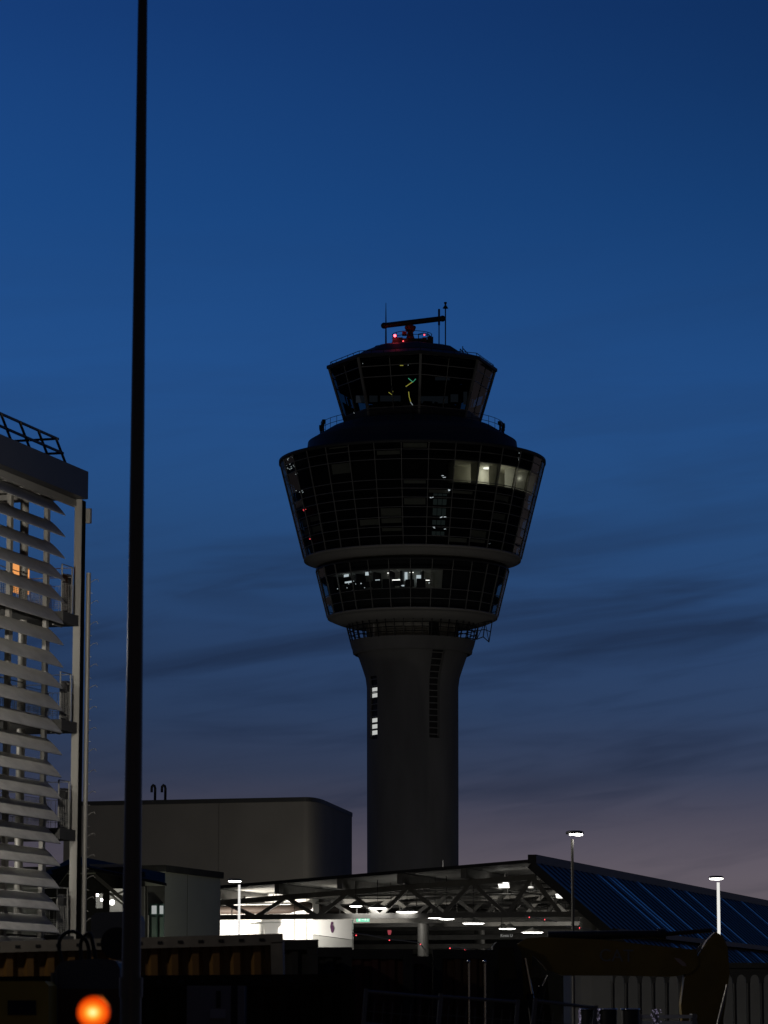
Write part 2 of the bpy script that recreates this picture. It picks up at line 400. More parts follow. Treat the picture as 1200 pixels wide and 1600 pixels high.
# upper pod
UC = [687, 701, 716, 748, 762, 776, 791, 807, 822, 836, 850]
def lin(z, za, ra, zb, rb): return ra + (rb - ra) * (z - za) / (zb - za)
ra, za = S(717, 209); rb, zb = S(866, 172)
hwU = lambda z: lin(z, za, ra, zb, rb)
zsU = [rim(p, 209 - (p - 687) * 37 / 163) for p in UC]
rB = hwU(zsU[-1]); zB = zsU[-1]
upper, nsU = pod('upper_pod', zsU, hwU, [(rB - .5, zB + .05), (rB + .02, zB + .05), (rB - .03, zB - .25)] + [S(876, 168), S(880, 163), S(884, 154), S(887, 143), S(888, 120), S(888, 70)], 31, -.09 + .1013 * 0, M['glass'])
b = MB(); rb_ = random.Random(21)
for i in range(len(zsU) - 1):
    for k_ in range(31):
        if rb_.random() < .2 and not (i == 2 and 1 <= k_ <= 7):
            a_ = nsU[k_] + .012; a2_ = nsU[k_] + 2 * PI / 31 - .012; zt_ = zsU[i] - .08; zl_ = zt_ - (zsU[i] - zsU[i + 1] - .1) * rb_.uniform(.35, 1)
            b.quad(ring(hwU(zl_) - .3, zl_, a_), ring(hwU(zl_) - .3, zl_, a2_), ring(hwU(zt_) - .3, zt_, a2_), ring(hwU(zt_) - .3, zt_, a_))
b.build('window_blind', M['blind'], upper)
gl_ = random.Random(8)
def glint(cl, px, py, n, sx_, sy_, mm, size=.07):
    b = MB()
    for _ in range(n):
        x, y = px + gl_.uniform(-sx_, sx_), py + gl_.uniform(-sy_, sy_)
        z = zat(y, TY - 8); r = hwU(z) - .2; sn = max(-.985, min(.985, (x - 645) * depth(TY - r * .7, z) / F / r)); a = math.asin(sn); p = ring(r, zat(y, TY - r * math.cos(a)), a)
        t_ = Vector((math.cos(a), math.sin(a), gl_.uniform(-.4, .4))).normalized(); b.bar(p - t_ * size * gl_.uniform(.6, 2.2), p + t_ * size, .05)
    b.build('reflection_glint', M[mm], cl)  # small emissive strokes stand in for outdoor lights reflected in the glass
for g_ in ((450, 714, 9, 6, 5, 'wht'), (452, 729, 12, 8, 6, 'wht'), (462, 741, 3, 2, 4, 'wht'), (466, 768, 5, 6, 2, 'wht'), (475, 796, 3, 4, 2, 'red2'), (483, 842, 2, 2, 1, 'red2'), (815, 706, 3, 4, 2, 'wht'), (811, 717, 3, 1, 3, 'wht'),
           (693, 744, 3, 4, 2, 'wht'), (696, 766, 4, 7, 1, 'wht'), (675, 777, 3, 4, 1, 'wht'), (690, 808, 6, 7, 1, 'wht'), (676, 824, 2, 2, 1, 'wht'), (692, 826, 3, 3, 1, 'wht'), (765, 850, 2, 3, 1, 'glintdim')):
    M.setdefault('glintdim', emit('dim_glint', (.8, .9, 1), .12)); glint(upper, *g_)
b = MB()
for y0, y1 in ((771, 775), (779, 788), (793, 804), (811, 818), (828, 835)):
    za__, zb__ = zat(y1, TY - 12.5), zat(y0, TY - 12.5)
    for q in range(3): b.quad(*[ring(hwU(z) - .3, z, a) for z, a in ((za__, .165 + .04 * q), (za__, .20 + .04 * q), (zb__, .20 + .04 * q), (zb__, .165 + .04 * q))])
b.build('reflection_panel', emit('reflection_panel_glow', (.55, .75, .75), .02), upper)  # faint reflections in the glass, built as dim glowing panels
# pod roof ring and deck
rT = hwU(zsU[0]); zT = zsU[0]
b = MB(); b.revolve([(rT - .3, zT - .25), (rT + .08, zT - .2), (rT + .08, zT + .12), (rT - .3, zT + .2), (S(700, 166)[0], zT + .5), S(693, 163), S(680, 141), S(672, 128), S(667, 112), S(666, 90)], TX, TY, ANG)
deck = b.build('deck_roof', M['roofmetal'], T)
b = MB()
def railing(b, py, hw, h, a0, a1, n, t=.05):
    r, z = S(py, hw)
    for k in range(n + 1):
        a = a0 + (a1 - a0) * k / n; b.bar(ring(r, z, a), ring(r, z + h, a), t)
    for hh in (h, h * .5): b.tube([ring(r, z + hh, a0 + (a1 - a0) * k / n) for k in range(n + 1)], t * .6, 4, caps=False)
railing(b, 681, 143, 1.15, 0, 2 * PI, 46)
b.build('deck_railing', M['blackmetal'], deck)
for a, sz in ((-1.62, .55), (-1.32, .6), (1.42, .5), (1.25, .45), (1.68, .5)):
    r, z = S(681, 143); c = MB(); p = ring(r, z, a)
    c.tube([p, p + ZV * 1.5 * sz], .13, 6); c.box(p + ZV * (1.5 * sz + .12), (1.3 * sz, .36, .36), (math.cos(a), math.sin(a), .25 if a < 0 else -.1), (-math.sin(a), math.cos(a), 0))
    c.build('deck_camera', M['blackmetal'], deck)
# interior of the upper pod: core, floors, a lit office
def sector(b, r0, r1, z, a0, a1, n=10):
    for k in range(n):
        p, q = a0 + (a1 - a0) * k / n, a0 + (a1 - a0) * (k + 1) / n
        b.quad(ring(r0, z, p), ring(r1, z, p), ring(r1, z, q), ring(r0, z, q))
b = MB(); b.revolve([(5.6, zsU[2] + .1), (hwU(zsU[2]) - 1.2, zsU[2] + .1), (hwU(zsU[0]) - 1.2, zsU[0])], TX, TY, ANG); b.revolve([(hwU(zsU[-1]) - .9, zsU[-1]), (hwU(zsU[3]) - .9, zsU[3] - .3)], TX, TY, ANG); b.revolve([(10.4, zsU[3] - .3), (10.4, zsU[2] + .1)], TX, TY, ANG); b.revolve([(hwU(zsU[3]) - .9, zsU[3] - .3), (hwU(zsU[2]) - .9, zsU[2] + .1)], TX, TY, [1.4 + (2 * PI - 1.12) * k / 60 for k in range(61)], False)
for z in (zsU[2] + .1, zsU[5], zsU[8]):
    b.revolve([(5.6, z), (hwU(z) - .25, z), (hwU(z) - .25, z + .3), (5.6, z + .3)], TX, TY, ANG, smooth=False)
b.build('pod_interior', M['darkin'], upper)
zf, zc = zsU[3] - .12, zsU[2]
aB = [nsU[0] + 2 * PI / 31 * k for k in (2, 3, 4, 5, 6, 7)]
b = MB(); R0 = 10.6
b.revolve([(R0, zf), (R0, zc)], TX, TY, [aB[0] + (aB[-1] - aB[0]) * k / 12 for k in range(13)], False)
for a in (aB[0], aB[-1]): b.quad(ring(R0, zf, a), ring(hwU(zf) - .2, zf, a), ring(hwU(zc) - .2, zc, a), ring(R0, zc, a))
sector(b, R0, hwU(zc) - .2, zc - .02, aB[0], aB[-1]); sector(b, R0, hwU(zf) - .2, zf + .02, aB[0], aB[-1])
b.build('office_shell', M['room'], upper)
b = MB()
for a, t in ((aB[1] + .01, .3), (aB[2], .22), (aB[3], .12), (aB[4], .12)):
    b.hexa([ring(12.2, zf, a - t / 26), ring(hwU(zf) - .25, zf, a - t / 26), ring(hwU(zf) - .25, zf, a + t / 26), ring(12.2, zf, a + t / 26)], [ring(12.2, zc, a - t / 26), ring(hwU(zc) - .25, zc, a - t / 26), ring(hwU(zc) - .25, zc, a + t / 26), ring(12.2, zc, a + t / 26)])
b.build('office_partition', M['blind'], upper)
lightobj('office_light', 'POINT', ring(11.7, zc - .9, .77), 42, (1, .97, .84), .3, T)
lightobj('office_light', 'POINT', ring(12.6, zc - .7, 1.12), 8, (1, .97, .84), .3, T)
for a, rr, s, e in ((.765, 11.3, .42, 'lampdim'),):
    c = MB(); p = ring(rr, zc - .12, a); c.tube([p + ZV * .1, p], s, 14)
    c.build('office_lamp', M[e], upper)
# lower pod
LC = [872, 888, 918.5, 934, 948.5]
ra2, za2 = S(893, 150.5); rb2, zb2 = S(965, 133)
hwL = lambda z: lin(z, za2, ra2, zb2, rb2)
zsL = [rim(p, 151 - (p - 872) * 18 / 77) for p in LC]
rC, zC = hwL(zsL[-1]), zsL[-1]
lower, nsL = pod('lower_pod', zsL, hwL, [(rC - .5, zC + .05), (rC + .02, zC + .05), (rC - .02, zC - .2)] + [S(967, 132), S(971, 126), S(975, 116), S(978, 104), S(979, 70)], 28, -.03, M['clear'])
b = MB(); b.revolve([(hwL(zsL[0]) + .05, zsL[0] - .1), (hwL(zsL[0]) + .05, zsL[0] + .1), (S(888, 140)[0], zsL[0] + .3), (S(888, 100)[0], zsL[0] + .4)], TX, TY, ANG)
b.build('lower_pod_roof', M['roofmetal'], lower)
b = MB(); b.revolve([(hwL(zC) - .8, zC), (hwL(zsL[2]) - .8, zsL[2] - .3)], TX, TY, ANG); b.revolve([(hwL(zsL[1]) - .7, zsL[1] + .3), (hwL(zsL[0]) - .7, zsL[0])], TX, TY, ANG); b.revolve([(6.9, zsL[2] - .3), (6.9, zsL[1] + .3)], TX, TY, ANG); b.revolve([(hwL(zsL[2]) - .8, zsL[2] - .3), (hwL(zsL[1]) - .7, zsL[1] + .3)], TX, TY, [.34 + (2 * PI - 1.5) * k / 60 for k in range(61)], False)
for z in (zsL[1], zsL[2] - .3): b.revolve([(4.9, z), (hwL(z) - .2, z), (hwL(z) - .2, z + .3), (4.9, z + .3)], TX, TY, ANG, smooth=False)
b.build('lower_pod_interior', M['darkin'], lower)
zf, zc = zsL[2] + .02, zsL[1] - .02
a0, a1 = -1.15, .32; R1 = 7.2
b = MB(); b.revolve([(R1, zf), (R1, zc)], TX, TY, [a0 + (a1 - a0) * k / 14 for k in range(15)], False)
sector(b, R1, hwL(zc) - .25, zc - .02, a0, a1); sector(b, R1, hwL(zf) - .25, zf + .02, a0, a1)
b.quad(ring(R1, zf, a1), ring(hwL(zf) - .2, zf, a1), ring(hwL(zc) - .2, zc, a1), ring(R1, zc, a1))
b.build('control_room_shell', M['blind'], lower)
b = MB()
for a in (-.78, -.5, -.28, -.15, -.02, .12):
    b.hexa([ring(R1, zf, a - .012), ring(8.6, zf, a - .012), ring(8.6, zf, a + .012), ring(R1, zf, a + .012)], [ring(R1, zc, a - .012), ring(8.6, zc, a - .012), ring(8.6, zc, a + .012), ring(R1, zc, a + .012)])
for k in range(9):
    a = -1.0 + .13 * k; b.bar(ring(9.2, zf + .55, a), ring(9.2, zf + .55, a + .1), .5, .5 + .2 * (k % 3))
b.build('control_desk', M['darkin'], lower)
rr_ = random.Random(5)
for a, r, dz, L_, h_, mm in ((-.74, 9.3, 1.75, .7, .25, 'wht'), (-.72, 9.2, 1.05, 1.0, .16, 'wht'), (-.45, 8.9, 1.8, .5, .42, 'wht'), (-.33, 8.6, 1.05, .5, .1, 'wht'),
                        (-.1, 8.8, .95, 1.1, .07, 'lampdim'), (.2, 7.6, 1.2, .5, .8, 'wht'), (.02, 7.4, 1.5, .28, .9, 'wht'), (.27, 8.5, .95, .9, .06, 'lampdim'), (-.2, 7.5, 1.9, .7, .08, 'lampdim'), (.1, 7.5, 1.9, .4, .07, 'lampdim')):
    a -= .12; c = MB(); t = L_ / 2 / r; c.bar(ring(r, zf + dz, a - t), ring(r, zf + dz, a + t), .08, h_)
    c.build('room_lamp', M[mm], lower)
b = MB()
for k in range(26):
    a = rr_.uniform(-1.05, .2); r = rr_.uniform(8.8, 9.4); p = ring(r, zf + rr_.uniform(.25, 1.1), a); s = rr_.uniform(.05, .16)
    b.box(p, (s * 1.6, .05, s))
b.build('screen', M['wht'], lower)
# cab
OCT = [.09 + PI / 4 * k for k in range(8)]
cr0, cz0 = S(666, 104); cr1, cz1 = S(577, 130.5)
def prad(z): return lin(z, cz0, cr0, cz1, cr1)
def pp(r, z, t):       # point on the octagon's outline; t in sides
    k = int(math.floor(t)) % 8; f = t - math.floor(t)
    return ring(r, z, OCT[k]).lerp(ring(r, z, OCT[(k + 1) % 8]), f)
cab_b = MB(); zs_ = [cz0, cz0 + .9]
cab_b.revolve([(cr0 + .05, cz0 - .4), (prad(cz0 + .9) + .05, cz0 + .9)], TX, TY, OCT, smooth=False)
cab = cab_b.build('cab', M['roofmetal'], T)
gl = MB()
ztop = cz1 - .1
for k in range(8):
    gl.quad(pp(prad(cz0 + .9), cz0 + .9, k + .001), pp(prad(cz0 + .9), cz0 + .9, k + .999), pp(prad(ztop), ztop, k + .999), pp(prad(ztop), ztop, k + .001))
gl.build('cab_glazing', M['cabglass'], cab)
b = MB()
for k in range(8):
    b.bar(pp(prad(cz0), cz0, k), pp(prad(ztop), ztop, k), .26, .26)
    b.bar(pp(prad(cz0), cz0, k + .5), pp(prad(ztop), ztop, k + .5), .08, .12)
for z in (cz0 + .9, cz0 + (ztop - cz0) * .66, cz0 + (ztop - cz0) * .84, ztop):
    for k in range(8): b.bar(pp(prad(z), z, k), pp(prad(z), z, k + 1), .09, .09)
b.build('cab_frame', M['mullion'], cab)
b = MB(); b.disc(TX, TY, cz0 + .5, cr0 - .3, 32); b.disc(TX, TY, ztop - .25, prad(ztop) - .3, 32)
b.revolve([(2.2, cz0), (2.2, cz0 + 3.6)], TX, TY, ANG[::4])
for k in range(10):
    a = -1.1 + .22 * k; b.bar(ring(5.2, cz0 + 1.3, a), ring(5.2, cz0 + 1.3, a + .17), .8, .9)
b.build('cab_interior', M['darkin'], cab)
b = MB(); za_, zb_ = cz0 + .45, cz0 + 2.55; zc_, zd_ = zb_ + 1.0, ztop - .3
for z0, z1 in ((za_, zb_), (zc_, zd_)): b.revolve([(prad(z0) - .35, z0), (prad(z1) - .35, z1)], TX, TY, OCT, smooth=False, skip=lambda i, j: j in (7, 0, 1, 6))
for k in (2, 3, 4, 5, 1.5, 2.5, 3.5, 4.5, 5.5): b.bar(pp(prad(zb_) - .35, zb_, k), pp(prad(zc_) - .35, zc_, k), .25)
b.build('sun_blind', M['darkin'], cab)
rrr = random.Random(11)
for pts, mm in (([(625, 571), (630, 571)], 'ygreen'), ([(637, 570), (638, 571)], 'wht'), ([(638, 591), (645, 597), (650, 592)], 'green'), ([(634, 604), (644, 597)], 'ygreen'), ([(638, 612), (640, 620), (642, 628)], 'ygreen'),
                ([(642, 628), (645, 634), (652, 641)], 'wht'), ([(608, 613), (612, 617), (613, 611)], 'ygreen'), ([(566, 568), (567, 568)], 'wht'), ([(553, 644), (554, 646)], 'wht')):
    c = MB(); c.tube([at(x + rrr.uniform(-.8, .8), y, TY - 5.6) for x, y in pts], .04, 4)
    c.build('reflection_stroke', M[mm], cab)  # coloured reflections on the cab glass, built as glowing strokes
b = MB()
for x0, x1, y0, y1 in ((556, 573, 618, 629), (577, 590, 618, 628), (594, 626, 618, 627), (655, 700, 619, 630), (704, 716, 616, 628), (724, 730, 612, 632), (680, 703, 589, 594)):
    b.prism([at(x0, y0, TY - 4.9), at(x1, y0, TY - 4.9), at(x1, y1, TY - 4.9), at(x0, y1, TY - 4.9)], (0, .1, 0))
b.build('cab_glow_panel', M.setdefault('cabpanel', emit('cab_panel_glow', (.6, .75, 1.), .012)), cab)  # dim glowing panels added behind the cab glass
# cab roof
b = MB(); e = .25
prof2 = [(prad(cz1) - .2, cz1 - .15), (prad(cz1) + e, cz1 - .1), (prad(cz1) + e, cz1 + .22), S(562, 95), S(550, 76), S(545.5, 60), S(545, 30), S(545, .5)]
b.revolve(prof2, TX, TY, OCT, smooth=False)
croof = b.build('cab_roof', M['roofmetal'], T)
b = MB()
def octrail(b, py, hw, h, t0, t1, n, t=.06):
    r, z = S(py, hw)
    for k in range(n + 1):
        p = pp(r, z, t0 + (t1 - t0) * k / n); b.bar(p, p + ZV * h, t)
    for k in range(int(math.floor(t0)), int(math.ceil(t1))):
        p, q = pp(r, z, max(t0, k)), pp(r, z, min(t1, k + 1 - 1e-6)); b.bar(p + ZV * h, q + ZV * h, t)
octrail(b, 576, 128, .55, 0, 7.9999, 40)
b.build('roof_railing', M['blackmetal'], croof)
b = MB()
for x in (719, 723):
    b.bar(at(x, 562, TY - 2), at(x, 545 - (x - 719), TY - 2), .09)
b.bar(at(723, 544, TY - 2), at(737, 559, TY - 2), .09); b.bar(at(719, 545, TY - 2), at(731, 559, TY - 2), .09)
b.build('roof_ladder', M['blackmetal'], croof)
b = MB(); p = at(596, 545, TY - 1); b.revolve([(.85, p.z - .5), (.85, p.z + .05), (.7, p.z + .28), (.3, p.z + .36), (.01, p.z + .37)], p.x, p.y, ANG[::6])
b.build('dome_housing', M['blackmetal'], croof)
# radar drum and pedestal
b = MB(); b.revolve([S(546, 32), S(536, 32), S(535, 32), S(535, 0.5)], TX, TY, ANG[::3], smooth=False)
for a in range(14):
    if a % 14 in (0, 1, 13): continue
    t = 2 * PI * a / 14; r, z = S(535, 31); p = ring(r, z, t)
    b.bar(p, p + ZV * .85, .07)
drum = b.build('radar_platform', M['blackmetal'], T)
b = MB(); r, z = S(535, 31)
for h in (.45, .85): b.tube([ring(r, z + h, 2 * PI * k / 28) for k in range(29)], .035, 4, caps=False)
for x0, x1, y0, y1 in ((613, 629, 527, 536), (668, 677, 526, 536), (660, 667, 527, 535)): b.prism([at(x0, y0, TY - 2), at(x1, y0, TY - 2), at(x1, y1, TY - 2), at(x0, y1, TY - 2)], (0, 1.1, 0))
b.tube([at(x, y, TY - 1) for x, y in ((654, 535), (654, 522), (662, 520.5), (670, 523), (675, 529))], .06, 5)
b.build('platform_railing', M['blackmetal'], drum)
b = MB(); c0 = ring(0, S(535, 1)[1], 0); k = depth(TY, 72) / F
b.revolve([(9 * k, zat(535, TY)), (6.5 * k, zat(528, TY)), (5 * k, zat(523, TY)), (4.5 * k, zat(519, TY)), (7 * k, zat(517, TY)), (9 * k, zat(512, TY)), (8.5 * k, zat(510, TY)), (3 * k, zat(507.5, TY)), (3 * k, zat(504, TY))], TX - .2, TY, ANG[::4])
b.box(at(632, 521.5, TY - 1), (.5, .5, .4)); b.bar(at(628, 522, TY - 1), at(640, 523, TY - 1), .1)
b.build('radar_pedestal', mat('pedestal_red', (.25, .03, .03), .6), drum)
b = MB(); b.tube([at(600, 508.8, TY - .8), at(691, 497.8, TY + .8)], 4.3 * k, 14); b.ball(at(600, 508.8, TY - .8), 5 * k); b.ball(at(691.5, 497.8, TY + .8), 5 * k)
b.build('radar_antenna', M['blackmetal'], drum)
for x, y, mm, s in ((617, 524.5, 'red', .15), (630, 533, 'red2', .08), (663, 523.2, 'red2', .09)):
    c = MB(); p = at(x, y, TY - 2.4); c.ball(p, s, 10, 6); o = c.build('obstruction_light', M[mm], drum)
lightobj('obstruction_glow', 'POINT', at(617, 523, TY - 2.9), 14, (1, .08, .1), .2, T)
lightobj('pedestal_glow', 'POINT', at(652, 530, TY - 1.9), 5, (1, .08, .1), .1, T)
b = MB(); b.tube([at(603, 545, TY), at(603, 500, TY), at(603, 473, TY)], .12, 6, r2=.03); b.build('whip_mast', M['blackmetal'], croof)
b = MB(); b.tube([at(686, 546, TY), at(686, 498, TY)], .07, 6); b.tube([at(686, 508, TY), at(686, 483, TY)], .13, 6); b.build('antenna_mast', M['blackmetal'], croof)
b = MB(); b.tube([at(696, 547, TY), at(696, 480, TY)], .075, 6); p = at(696, 482, TY); b.revolve([(.02, p.z), (.32, p.z + .02), (.1, p.z + .35), (.08, p.z + .4), (.16, p.z + .6), (.16, p.z + .7), (.01, p.z + .72)], p.x, p.y, ANG[::8])
b.build('lightning_mast', M['blackmetal'], croof)
# unseen floodlights added behind the hall to light the tower from below
for sx_, lab_ in ((-26, 'unseen floodlight mast added to light the tower, west of its foot'), (30, 'unseen floodlight mast added to light the tower, east of its foot')):
    lo = Vector((TX + sx_, TY - 62, 0)); t = thing('unseen_floodlight', lo, lab_, 'floodlight')
    b = MB(); b.tube([lo, lo + ZV * 6], .09, 8, r2=.06); b.build('pole', M['pole'], t)
    b = MB(); b.box(lo + Vector((0, .1, 6.1)), (.6, .3, .4), (1, 0, 0), (0, .8, .6), (0, -.6, .8)); b.build('lamp_head', M['blackmetal'], t)
    b = MB(); b.box(lo + Vector((0, .235, 6.2)), (.5, .02, .3), (1, 0, 0), (0, .8, .6), (0, -.6, .8)); b.build('lamp_lens', M['lamp'], t)
    lightobj('flood_beam', 'SPOT', lo + Vector((0, .4, 6.4)), 2800, (1, .96, .9), .3, t, (math.radians(125), 0, math.atan2(sx_, 62)), math.radians(120))

def unseen_ground_lamp(lo, lab, h, watts, rot, color):
    t = thing('unseen_floodlight', lo, lab, 'floodlight')
    b = MB(); b.tube([lo, lo + ZV * h], .06, 8); b.build('pole', M['pole'], t)
    b = MB(); b.box(lo + ZV * (h + .1), (.5, .3, .3)); b.build('lamp_head', M['blackmetal'], t)
    b = MB(); b.box(lo + ZV * (h + .26), (.42, .24, .02)); b.build('lamp_lens', M['lamp'], t)
    lightobj('flood_beam', 'SPOT', lo + ZV * (h + .4), watts, color, .3, t, rot, math.radians(150))
v_ = at(300, 1590, 196); unseen_ground_lamp(Vector((v_.x, 196, 0)), 'unseen floodlight mast added behind the low building to light the windowless block', 4, 11000, (math.radians(115), 0, math.radians(-5)), (1, .94, .82))  # unseen lamp added to brighten the front of the block
unseen_ground_lamp(Vector((-2.9, 245, 0)), 'unseen floodlight mast added to light the side wall of the windowless block', 4, 1000, (math.radians(105), 0, math.radians(12)), (1, .94, .82))  # unseen lamp added to brighten the right face of the block
v_ = at(300, 1590, 139); unseen_ground_lamp(Vector((v_.x + 3, 139, 0)), 'unseen knee-high floodlight in front of the low grey building', 1.2, 1000, (math.radians(110), 0, math.radians(35)), (1, .97, .72))
# ------------------------------------------------------------------ street lamp posts
def street_lamp(px, ptop, Y, headw, lit_pole, label, energy, arm=0, rpx=2.3, ring_py=None):
    top = at(px, ptop, Y); base = Vector((top.x, top.y, 0)); k = depth(Y, top.z) / F
    r = thing('street_lamp', base, label, 'street lamp', 'street lamps around the hall')
    b = MB(); b.tube([base, base + ZV * 1.2], rpx * k * 1.35, 12, caps=True); b.tube([base + ZV * 1.2, top - ZV * .15], rpx * k, 12, r2=rpx * k * .85)
    b.build('pole', M['tube'] if lit_pole else M['pole'], r)
    c = top + Vector((arm * k, 0, 0)); R = headw / 2 * k
    b = MB(); b.revolve([(.02, c.z + .22 * R), (R * .75, c.z + .2 * R), (R, c.z + .02), (R, c.z - .03), (R * .96, c.z - .03)], c.x, c.y, ANG[::3])
    hd = b.build('lamp_head', M['blackmetal'], r)
    b = MB(); lo_ = .38 * R if not lit_pole else 0; lr_ = R * (.5 if not lit_pole else .93); b.revolve([(.01, c.z - .04), (lr_ * .5, c.z - .07), (lr_ * .96, c.z - .06), (lr_, c.z - .025)], c.x + lo_, c.y, ANG[::3])
    if not lit_pole: b.revolve([(.01, c.z - .06), (R * .16, c.z - .05), (R * .18, c.z - .025)], c.x - R * .42, c.y, ANG[::6])
    b.build('lamp_lens', M['lamp'], hd)
    lightobj('street_lamp_light', 'SPOT', c - ZV * .12, energy, (1, .95, .85), .15, r, (0, 0, 0), math.radians(165))
    return r
street_lamp(894, 1301, 75, 28, False, 'dark street lamp post with a lit disc head in front of the blue roof', 22, 4, 2.6)
street_lamp(1122, 1371, 100, 23, True, 'bright white luminous lamp post standing behind the excavator arm', 45, -3, 2.7)
street_lamp(374, 1375, 104, 21, True, 'bright white lamp post beside the low grey building and white wall', 160, -7, 2.2)
lw = Vector((-9.9, 74, 0))
LP = thing('street_lamp', lw, 'tall street lamp just outside the view lighting the louvred gallery', 'street lamp', 'street lamps around the hall')
b = MB(); b.tube([lw, lw + ZV * 12], .09, 10, r2=.06); b.build('pole', M['pole'], LP)
b = MB(); b.revolve([(.02, 12.15), (.3, 12.1), (.35, 12.0), (.33, 11.97)], lw.x, lw.y, ANG[::4]); hd = b.build('lamp_head', M['blackmetal'], LP)
b = MB(); b.revolve([(.01, 11.95), (.3, 11.96)], lw.x, lw.y, ANG[::4]); b.build('lamp_lens', M['lamp'], hd)
lightobj('street_lamp_light', 'POINT', lw + ZV * 11.8, 5600, (1, .93, .82), .2, LP)

l2 = Vector((-7.6, 44.6, 0))
L2 = thing('street_lamp', l2, 'tall street lamp outside the view in front of the ochre container', 'street lamp', 'street lamps around the hall')
b = MB(); b.tube([l2, l2 + ZV * 7], .08, 10, r2=.055); b.build('pole', M['pole'], L2)
b = MB(); b.revolve([(.02, 7.15), (.3, 7.1), (.35, 7.0), (.33, 6.97)], l2.x, l2.y, ANG[::4]); hd = b.build('lamp_head', M['blackmetal'], L2)
b = MB(); b.revolve([(.01, 6.95), (.3, 6.96)], l2.x, l2.y, ANG[::4]); b.build('lamp_lens', M['lamp'], hd)
lightobj('street_lamp_light', 'POINT', l2 + ZV * 6.8, 270, (1, .92, .8), .15, L2)

# ------------------------------------------------------------------ foreground mast
pt = at(223, 0, 35); pb = at(204, 1600, 35); base = Vector((pb.x + (pb.x - pt.x) * pb.z / (pt.z - pb.z), 35, 0))
k = 35 / F
MA = thing('mast', base, 'tall dark tapering steel mast standing closest to the camera', 'mast')
d = (pt - base); top = base + d * 1.25
b = MB(); j = base + d * ((zat(1545, 35)) / pt.z); b.tube([j, top], 15 * k, 24, r2=15 * k - (15 - 7.7) * k * (top.z - j.z) / (pt.z - j.z))
b.build('upper_shaft', M['pole'], MA)
b = MB(); b.tube([base, j], 17.5 * k, 24, r2=16.5 * k); b.tube([j - ZV * .09, j + ZV * .12], 18.5 * k, 24)
b.tube([base, base + ZV * .04], .34, 24)
b.build('lower_sleeve', M['pole'], MA)

# ------------------------------------------------------------------ louvred gallery building
G0 = at(122, 1200, 91); G0.z = 0
def G(u, n, z): return G0 + U * u + NV * n + ZV * z
GB = thing('louvred_building', G0, 'open steel gallery building clad in pale tilted louvre blades under a flat roof', 'building')
zr0, zr1 = zat(780, 91), zat(737, 91)          # roof fascia bottom/top
kz = 91 / F
def gbox(b, u0, u1, n0, n1, z0, z1): return b.box(G((u0 + u1) / 2, (n0 + n1) / 2, (z0 + z1) / 2), (u1 - u0, n1 - n0, z1 - z0), U, NV)
b = MB(); gbox(b, -16, .06, -7, .16, zr0, zr1)
roof = b.build('roof', mat('roof_fascia', (.05, .05, .054), .5, .2, var=.1), GB)
b = MB(); gbox(b, -16, -1.1, -6.8, -.05, zr1, zr1 + .06)
b.build('roof_upstand', M['roofmetal'], roof)
b = MB()
for k in range(8): gbox(b, -1.4 - 1.2 * k, -1.32 - 1.2 * k, -3., -.7, zr0 - .16, zr0 - .01)
gbox(b, -16, .1, -2.4, -2.25, zr0 - .22, zr0 - .01); gbox(b, -16, .1, -.3, -.16, zr0 - .2, zr0 - .01)
b.build('roof_purlin', M['soffitp'], roof)
# railing: leaning diagonal stanchions
b = MB()
zt = zr1 - .03
for q in range(9):
    u = -1.0 - 1.3 * q
    b.bar(G(u, -.06, zt), G(u - .12, -.36, zt + .82), .07)
for f in (.5, 1.):
    b.bar(G(-.95, -.06 - .3 * f, zt + .82 * f), G(-11, -.06 - .3 * f, zt + .82 * f), .06)
b.bar(G(-1.12, -.36, zt + .8), G(-1.12, -5, zt + .8), .06); b.bar(G(-1.05, -.2, zt + .4), G(-1.05, -5, zt + .4), .06)
b.build('roof_railing', M['blackmetal'], roof)
b = MB(); b.tube([G(-1.2, -2.5, zr1), G(-1.2, -2.5, zr1 + 2.6)], .012, 5); b.build('lightning_rod', M['blackmetal'], roof)
# blades
npitch = 34.0 * kz; z_first = zat(803, 91)
ch_n, ch_z = .47, .49
for q in range(27):
    zc_ = z_first - q * npitch
    if zc_ < .8: break
    b = MB(); sec = []; jt = random.uniform(-.02, .02); jz = random.uniform(-.008, .008)
    for t in range(14):       # aerofoil outline, tilted down and outward
        a = 2 * PI * t / 14; x = math.cos(a) * .5; y = math.sin(a) * .034
        dn, dz = ch_n, -ch_z; ln = math.hypot(dn, dz)
        sec.append((x * dn + y * (-dz / ln) * 1.0, x * dz + y * (dn / ln)))
    ps0 = [G(-14, -.19 + n, zc_ + z - jz) for n, z in sec]; ps1 = [G(-1.3, -.19 + n - jt * z, zc_ + z + jt * n + jz) for n, z in sec]
    n_ = len(sec)
    b.add(ps0 + ps1, [(i, (i + 1) % n_, (i + 1) % n_ + n_, i + n_) for i in range(n_)], True)
    b.add(ps1, [list(range(n_))]); b.add(ps0, [list(range(n_))[::-1]])
    b.build('louvre_blade', M['louvre'], GB)
